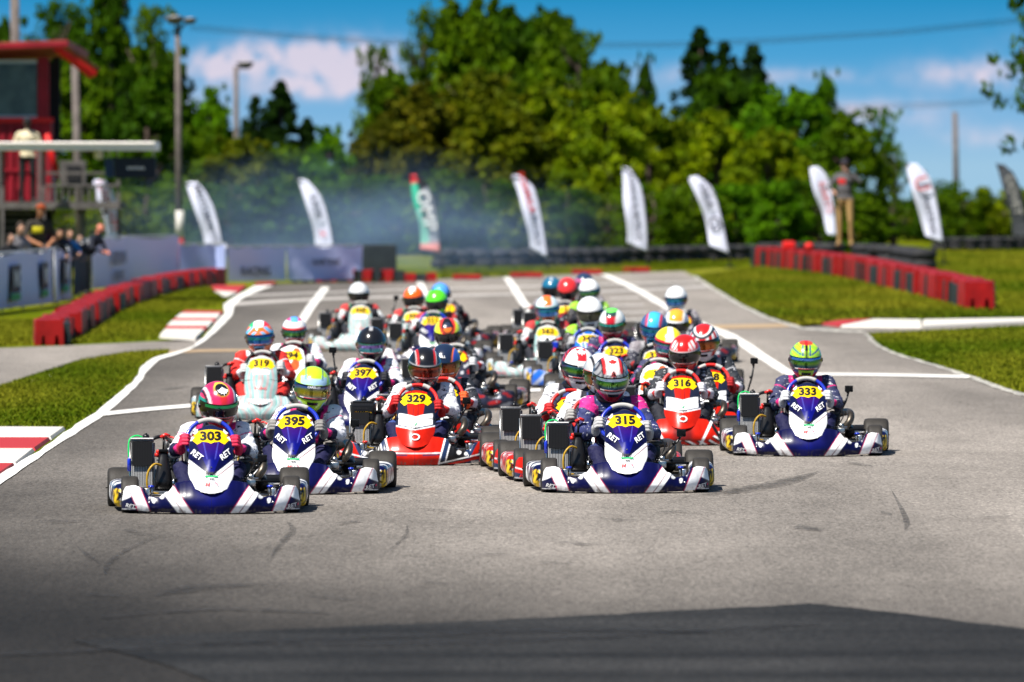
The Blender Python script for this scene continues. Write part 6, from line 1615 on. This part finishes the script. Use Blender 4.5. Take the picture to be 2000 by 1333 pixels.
def crown(seed, kind, n_cl, per, leaf, H=1.0):
    """crown in a unit frame: z 0..1, radius about .5"""
    r = np.random.default_rng(seed); V = []; Cc = []; cl = []
    for i in range(n_cl):
        if kind == 'round':
            a = r.uniform(0, 6.283); z = r.uniform(.02, .97); rad = .5 * (math.sin(math.pi * min(1, (z * .88 + .16))) ** .6) * r.uniform(.5, 1.0); s = r.uniform(.045, .105)
            if i % 7 == 0: z = r.uniform(.85, 1.07); rad = r.uniform(0, .32); s = r.uniform(.015, .035)
        elif kind == 'tall':
            a = r.uniform(0, 6.283); z = r.uniform(.05, 1.0); rad = .42 * (1 - .75 * max(0, z - .45) / .55) * r.uniform(.2, 1.0); s = r.uniform(.035, .085)
            if i % 6 == 0: z = r.uniform(.8, 1.08); rad = r.uniform(0, .25); s = r.uniform(.012, .03)
        elif kind == 'airy':
            a = r.uniform(0, 6.283); z = r.uniform(.15, 1.0) ** .8; rad = .5 * r.uniform(.1, 1.0) * (1 - .4 * z); s = r.uniform(.03, .07)
        elif kind == 'cone':
            z = r.uniform(.0, .98); a = r.uniform(0, 6.283); rad = .45 * (1 - z) ** .8 * r.uniform(.35, 1.0); s = .018 + .045 * (1 - z)
        else:           # hedge
            a = r.uniform(0, 6.283); z = r.uniform(.0, .9); rad = .5 * r.uniform(.2, 1) ** .5; s = r.uniform(.07, .14)
        cl.append((rad * math.cos(a), rad * math.sin(a), z, s, r.random()))
    cl = np.array(cl)
    idx = np.repeat(np.arange(n_cl), per); n = len(idx); c = cl[idx]
    d = r.normal(size=(n, 3)); d /= np.linalg.norm(d, axis=1)[:, None]; rr = r.uniform(.45, 1.0, n) ** .5
    pos = c[:, :3] + d * (rr * c[:, 3])[:, None] * np.array([1.15, 1.15, .75])
    nrm = d * .6 + r.normal(size=(n, 3)) * .6; nrm[:, 2] += .25; nrm /= np.linalg.norm(nrm, axis=1)[:, None]
    t1 = np.cross(nrm, r.normal(size=(n, 3))); t1 /= np.linalg.norm(t1, axis=1)[:, None]; t2 = np.cross(nrm, t1); sz = leaf * r.uniform(.6, 1.4, n)[:, None]
    Vs = np.stack([pos - t1 * sz, pos + t2 * sz * .7, pos + t1 * sz, pos - t2 * sz * .7], 1).reshape(-1, 3)
    base = .55 + .6 * c[:, 4] + r.uniform(-.15, .15, n)
    ye = r.random(n) * .5 + c[:, 4] * .5
    col = np.stack([base * (.75 + .5 * ye), base, base * (.7 - .3 * ye)], 1); col = np.repeat(col, 4, axis=0)
    me = bpy.data.meshes.new('crown'); me.vertices.add(len(Vs)); me.vertices.foreach_set('co', Vs.astype(np.float32).ravel())
    me.loops.add(n * 4); me.loops.foreach_set('vertex_index', np.arange(n * 4, dtype=np.int32)); me.polygons.add(n)
    me.polygons.foreach_set('loop_start', np.arange(0, n * 4, 4, dtype=np.int32)); me.polygons.foreach_set('loop_total', np.full(n, 4, dtype=np.int32))
    me.update(calc_edges=True); ca = me.color_attributes.new('Col', 'FLOAT_COLOR', 'POINT'); a4 = np.ones((len(Vs), 4), np.float32); a4[:, :3] = col; ca.data.foreach_set('color', a4.ravel())
    me.materials.append(LEAFM); return me, cl
CR = {}
for key, kind, ncl, per, lf in (('round0', 'round', 150, 95, .024), ('round1', 'round', 170, 90, .022), ('tall0', 'tall', 120, 70, .020), ('airy0', 'airy', 120, 34, .016), ('airy1', 'airy', 150, 30, .015), ('cone0', 'cone', 260, 55, .013), ('cone1', 'cone', 280, 50, .012), ('hedge0', 'hedge', 110, 75, .026), ('hedge1', 'hedge', 120, 70, .024)):
    CR[key] = crown(hash(key) % 1 + sum(map(ord, key)), kind, ncl, per, lf)
def trunk_mesh(cl, hw, H, z0, seed):
    r = random.Random(seed); bm = bmesh.new(); tr = .02 * H + .03
    add_tube(bm, [(0, 0, 0), (r.uniform(-.1, .1), 0, H * .3), (r.uniform(-.15, .15), 0, H * .6), (0, 0, H * .9)], [tr * 1.3, tr, tr * .7, tr * .25], 8)
    for i in r.sample(range(len(cl)), min(14, len(cl))):
        x, y, z, s, _ = cl[i]; t = (x * hw * 2, y * hw * 2, z0 + z * (H - z0)); b = (0, 0, max(.2, t[2] - H * r.uniform(.12, .25)))
        add_tube(bm, [b, ((b[0] + t[0]) / 2, (b[1] + t[1]) / 2, (b[2] + t[2]) / 2 - .02 * H), t], [tr * .45, tr * .3, tr * .12], 5)
    return bm_mesh('trunk', bm, BARK, True)
def tree(name, label, cx, top, wpx, D, key, tint, z0=0.3, cat='tree', group='trees behind the far end of the track'):
    x = (cx - 1000) / F * D; H = HC + (YH - top) / F * D; hw = wpx / 2 / F * D
    t = thing(name, label, cat, (x, D, 0), 0, group); me, cl = CR[key]
    rt = random.Random(int(cx * 3 + top)).uniform(0, 6.28)
    o = link('crown', me, t, (0, 0, z0), (0, 0, rt)); o.scale = (hw * 2, hw * 2, H - z0); o.color = (*tint, 1)
    tr = link('trunk', trunk_mesh(cl, hw, H, z0, int(cx)), t); tr.rotation_euler = (0, 0, rt)
    return t
G1 = (.066, .130, .0005); G2 = (.036, .090, .0006); G3 = (.120, .175, .0006); OL = (.088, .112, .0010); BR = (.082, .088, .004); CON = (.012, .038, .003); Y1 = (.155, .225, .0006); BRI = (.075, .190, .001)
TREES = [
 ('leafy_tree', 'tall loose dark tree behind the red tower, left half', 110, 5, 190, 235, 'airy1', G2, .8), ('leafy_tree', 'tall dark leafy tree between the tower and the lamp pole', 215, -18, 210, 238, 'tall0', G2, .6),
 ('leafy_tree', 'tall thin-leaved tree just left of the tall lamp pole', 300, 20, 170, 232, 'airy0', G1, .6), ('leafy_tree', 'dense lower tree behind the tower deck', 150, 130, 240, 228, 'round0', G1, .4),
 ('leafy_tree', 'dense tree left of the tall lamp pole, mid height', 290, 150, 200, 226, 'round1', G2, .3), ('leafy_tree', 'dark tree behind the tower at the left frame edge', 10, 60, 240, 236, 'tall0', G2, .5),
 ('leafy_tree', 'bright green tree between the two lamp poles', 415, 190, 130, 236, 'round1', BRI, .3), ('conifer_tree', 'dark conifer beside the shorter lamp pole', 548, 155, 260, 250, 'cone0', CON, .1), ('conifer_tree', 'smaller dark conifer right of the shorter lamp pole', 500, 185, 220, 246, 'cone1', CON, .1), ('conifer_tree', 'dark conifer in the gap left of the great central tree', 600, 228, 200, 250, 'cone0', CON, .1),
 ('leafy_tree', 'olive bushy tree in front of the dark conifers', 470, 275, 190, 228, 'round0', OL, .2), ('leafy_tree', 'green bushy tree between the conifers and the central clump', 640, 262, 130, 226, 'round1', BRI, .2),
 ('leafy_tree', 'sparse tall tree at the left end of the central clump', 735, 95, 130, 248, 'airy0', G1, .5), ('leafy_tree', 'tallest airy tree top in the central clump', 830, 18, 150, 252, 'airy1', G1, .5), ('leafy_tree', 'tall dense tree of the central clump, left of its middle', 880, 42, 220, 256, 'tall0', G1, .4),
 ('leafy_tree', 'broad tall tree in the middle of the central clump', 990, 38, 260, 262, 'round0', G2, .4), ('leafy_tree', 'broad green tree right of the middle of the central clump', 1095, 60, 230, 258, 'round1', G1, .4), ('leafy_tree', 'rounded tree at the right shoulder of the central clump', 1190, 135, 170, 252, 'round0', G1, .3), ('leafy_tree', 'small pointed tree between the central clump and the conifers', 1262, 130, 90, 256, 'tall0', G2, .3),
 ('leafy_tree', 'brown-tinged budding tree low in the central clump', 820, 185, 260, 236, 'round1', BR, .2), ('leafy_tree', 'olive budding tree in the central clump', 930, 150, 240, 240, 'round0', OL, .2), ('leafy_tree', 'yellow-green bushy tree right of the brown one', 1060, 175, 240, 234, 'round0', G3, .2), ('leafy_tree', 'yellow-green bushy tree behind the tallest flag', 1190, 200, 210, 230, 'round1', Y1, .2),
 ('leafy_tree', 'brownish shrubby tree left in the central clump', 725, 260, 150, 230, 'round0', BR, .2),
 ('conifer_tree', 'tallest dark spruce right of the central clump', 1367, 50, 290, 268, 'cone0', CON, .1), ('conifer_tree', 'middle dark spruce of the three', 1415, 78, 270, 266, 'cone1', CON, .1), ('conifer_tree', 'right-hand dark spruce of the three', 1470, 84, 290, 264, 'cone0', (.016, .042, .012), .1),
 ('leafy_tree', 'bright green bushy tree in front of the spruces', 1400, 235, 180, 234, 'round1', Y1, .2), ('leafy_tree', 'bright green tree right of the spruces', 1560, 185, 200, 240, 'round0', BRI, .3), ('leafy_tree', 'pointed light green tree standing behind the man', 1612, 160, 110, 246, 'tall0', BRI, .3),
 ('leafy_tree', 'broad green tree behind the man on the tyres', 1650, 232, 190, 236, 'round1', G1, .3), ('leafy_tree', 'sparse tree with open branches at the right end of the treeline', 1720, 215, 130, 240, 'airy0', BRI, .4), ('leafy_tree', 'low sparse tree beside the flag with the red emblem', 1745, 285, 90, 236, 'airy1', G1, .3),
 ('leafy_tree', 'green bushy tree left of the standing man', 1500, 260, 190, 228, 'round0', G3, .2), ('leafy_tree', 'low green bush behind the right end of the tyre wall', 1880, 365, 110, 250, 'hedge0', G1, 0), ('leafy_tree', 'small bush below the bare utility pole', 1830, 350, 90, 255, 'hedge1', G2, 0), ('leafy_tree', 'bush behind the black flag', 1960, 358, 120, 250, 'hedge0', G3, 0), ('leafy_tree', 'dark low bush right of the red-emblem flag', 1770, 385, 110, 258, 'hedge1', G2, 0),
 ('leafy_tree', 'tall green tree filling the middle of the central clump', 925, 25, 230, 250, 'round1', G1, .4), ('leafy_tree', 'tall dark tree behind the middle of the central clump', 1050, 45, 240, 266, 'tall0', G2, .4),
 ('leafy_tree', 'feathery tall tree just right of the tallest tops', 1130, 66, 170, 254, 'airy0', G1, .5), ('leafy_tree', 'bushy tree filling under the left shoulder of the central clump', 770, 150, 200, 246, 'round0', G1, .3),
 ('leafy_tree', 'large olive tree low in the middle of the central clump', 985, 200, 260, 232, 'round1', OL, .2), ('leafy_tree', 'green tree under the right shoulder of the central clump', 1270, 215, 180, 236, 'round0', G3, .2),
 ('leafy_tree', 'dark broad tree below the spruces', 1420, 150, 210, 262, 'round0', G2, .3), ('leafy_tree', 'bright tree below the right-hand spruce', 1490, 185, 170, 246, 'round1', BRI, .3), ('leafy_tree', 'bright round-topped tree left of the spruces', 1325, 240, 150, 238, 'round0', G3, .2),
 ('leafy_tree', 'dense dark tree behind the tower roof', 150, 60, 260, 242, 'round1', G2, .4), ('leafy_tree', 'dense green tree behind the lamp pole', 300, 95, 220, 240, 'round0', G2, .4), ('leafy_tree', 'olive-green tree right of the lamp pole foot', 400, 260, 170, 230, 'round1', G1, .2), ('leafy_tree', 'green tree behind the small orange-marked flag', 560, 290, 180, 229, 'round0', G1, .2),
 ('leafy_tree', 'leafy bough tree hanging in at the upper right edge', 2085, -100, 300, 172, 'airy0', G2, 1.6),
 ('leafy_tree', 'large overhanging tree whose leafy branches enter at the upper right corner', 2070, -190, 330, 176, 'airy1', G2, 2.4), ('leafy_tree', 'second overhanging tree beyond the right edge of the frame', 2190, -60, 330, 180, 'tall0', G2, .8)]
for t in TREES: tree(*t)
r_ = random.Random(5)
SHR = ['behind the tower undercroft at the left edge', 'behind the tower steps', 'behind the grey deck', 'behind the leftmost feather flag', 'left of the lamp pole foot', 'behind the second feather flag', 'right of the second feather flag', 'left of the orange-marked flag', 'behind the orange-marked flag',
 'behind the black equipment box', 'behind the green and red flag', 'right of the green and red flag', 'left of the red-worded flag', 'behind the red-worded flag', 'between the red-worded and tallest flags', 'behind the tallest flag', 'between the tallest flag and the emblem flag',
 'behind the round emblem flag', 'right of the round emblem flag', 'left of the standing man', 'behind the standing man', 'right of the standing man']
for i in range(22):
    cx = -40 + i * 82; top = r_.uniform(335, 400); D = r_.uniform(213, 220)
    tree('shrub', 'low green shrub in the hedge line, ' + SHR[i], cx, top, r_.uniform(120, 170), D, r_.choice(['hedge0', 'hedge1', 'round0']), r_.choice([G1, G2, G2, G3, BRI] if not 9 <= i <= 12 else [G2, G1]), 0, 'shrub', 'low shrubs behind the feather flags')
# distant wood beyond the fields
V_ = []; 
far, _ = crown(99, 'hedge', 130, 60, .02)
bmv = []
for i in range(3):
    pass
fw = link('distant_wood', far, None, ((1780 - 1000) / F * 900, 900, -5.6)); fw.scale = (70, 30, 4.2); fw.color = (.035, .055, .05, 1); fw['kind'] = 'stuff'; fw['label'] = 'distant wooded rise seen through the gap at the right'; fw['category'] = 'wood'
fw2 = link('distant_wood', far, None, ((2050 - 1000) / F * 950, 950, -6)); fw2.scale = (90, 30, 4.2); fw2.color = (.035, .055, .05, 1); fw2['kind'] = 'stuff'; fw2['label'] = 'distant wooded rise at the far right'; fw2['category'] = 'wood'
fw3 = link('distant_wood', far, None, (0, 980, -6)); fw3.scale = (160, 30, 4.2); fw3.color = (.035, .055, .05, 1); fw3['kind'] = 'stuff'; fw3['label'] = 'distant wood behind the central trees'; fw3['category'] = 'wood'

# ------------------------------------------------------------------ drifting two-stroke smoke
def smoke():
    bm = bmesh.new(); add_box(bm, (0, 0, 0), (2, 2, 2)); o = link('smoke', bm_mesh('smoke', bm, None)); x0, x1 = -11.0, 3.5
    o.location = ((x0 + x1) / 2, 186, .75); o.scale = ((x1 - x0) / 2, 30, 2.3); o['kind'] = 'stuff'; o['label'] = 'thin bluish exhaust smoke drifting before the trees'; o['category'] = 'smoke'
    m = bpy.data.materials.new('exhaust_smoke'); m.use_nodes = True; nt = m.node_tree; N = nt.nodes; L = nt.links; N.clear()
    out = N.new('ShaderNodeOutputMaterial'); v = N.new('ShaderNodeVolumePrincipled'); L.new(v.outputs[0], out.inputs['Volume'])
    v.inputs['Color'].default_value = (.40, .60, 1.0, 1); v.inputs['Anisotropy'].default_value = .1
    tc = N.new('ShaderNodeTexCoord'); ln = N.new('ShaderNodeVectorMath'); ln.operation = 'LENGTH'; L.new(tc.outputs['Object'], ln.inputs[0])
    mr = N.new('ShaderNodeMapRange'); mr.interpolation_type = 'SMOOTHSTEP'; mr.inputs[1].default_value = 1.0; mr.inputs[2].default_value = .0; mr.inputs[3].default_value = 0; mr.inputs[4].default_value = .015
    L.new(ln.outputs[1], mr.inputs[0])
    nz = N.new('ShaderNodeTexNoise'); nz.inputs['Scale'].default_value = 2.6; nz.inputs['Detail'].default_value = 3; L.new(tc.outputs['Object'], nz.inputs['Vector'])
    w = N.new('ShaderNodeMapRange'); w.inputs[1].default_value = .38; w.inputs[2].default_value = .66; w.inputs[3].default_value = .25; w.inputs[4].default_value = 1.7; L.new(nz.outputs[0], w.inputs[0])
    mm = N.new('ShaderNodeMath'); mm.operation = 'MULTIPLY'; L.new(mr.outputs[0], mm.inputs[0]); L.new(w.outputs[0], mm.inputs[1]); L.new(mm.outputs[0], v.inputs['Density'])
    o.data.materials.append(m); return o
smoke()
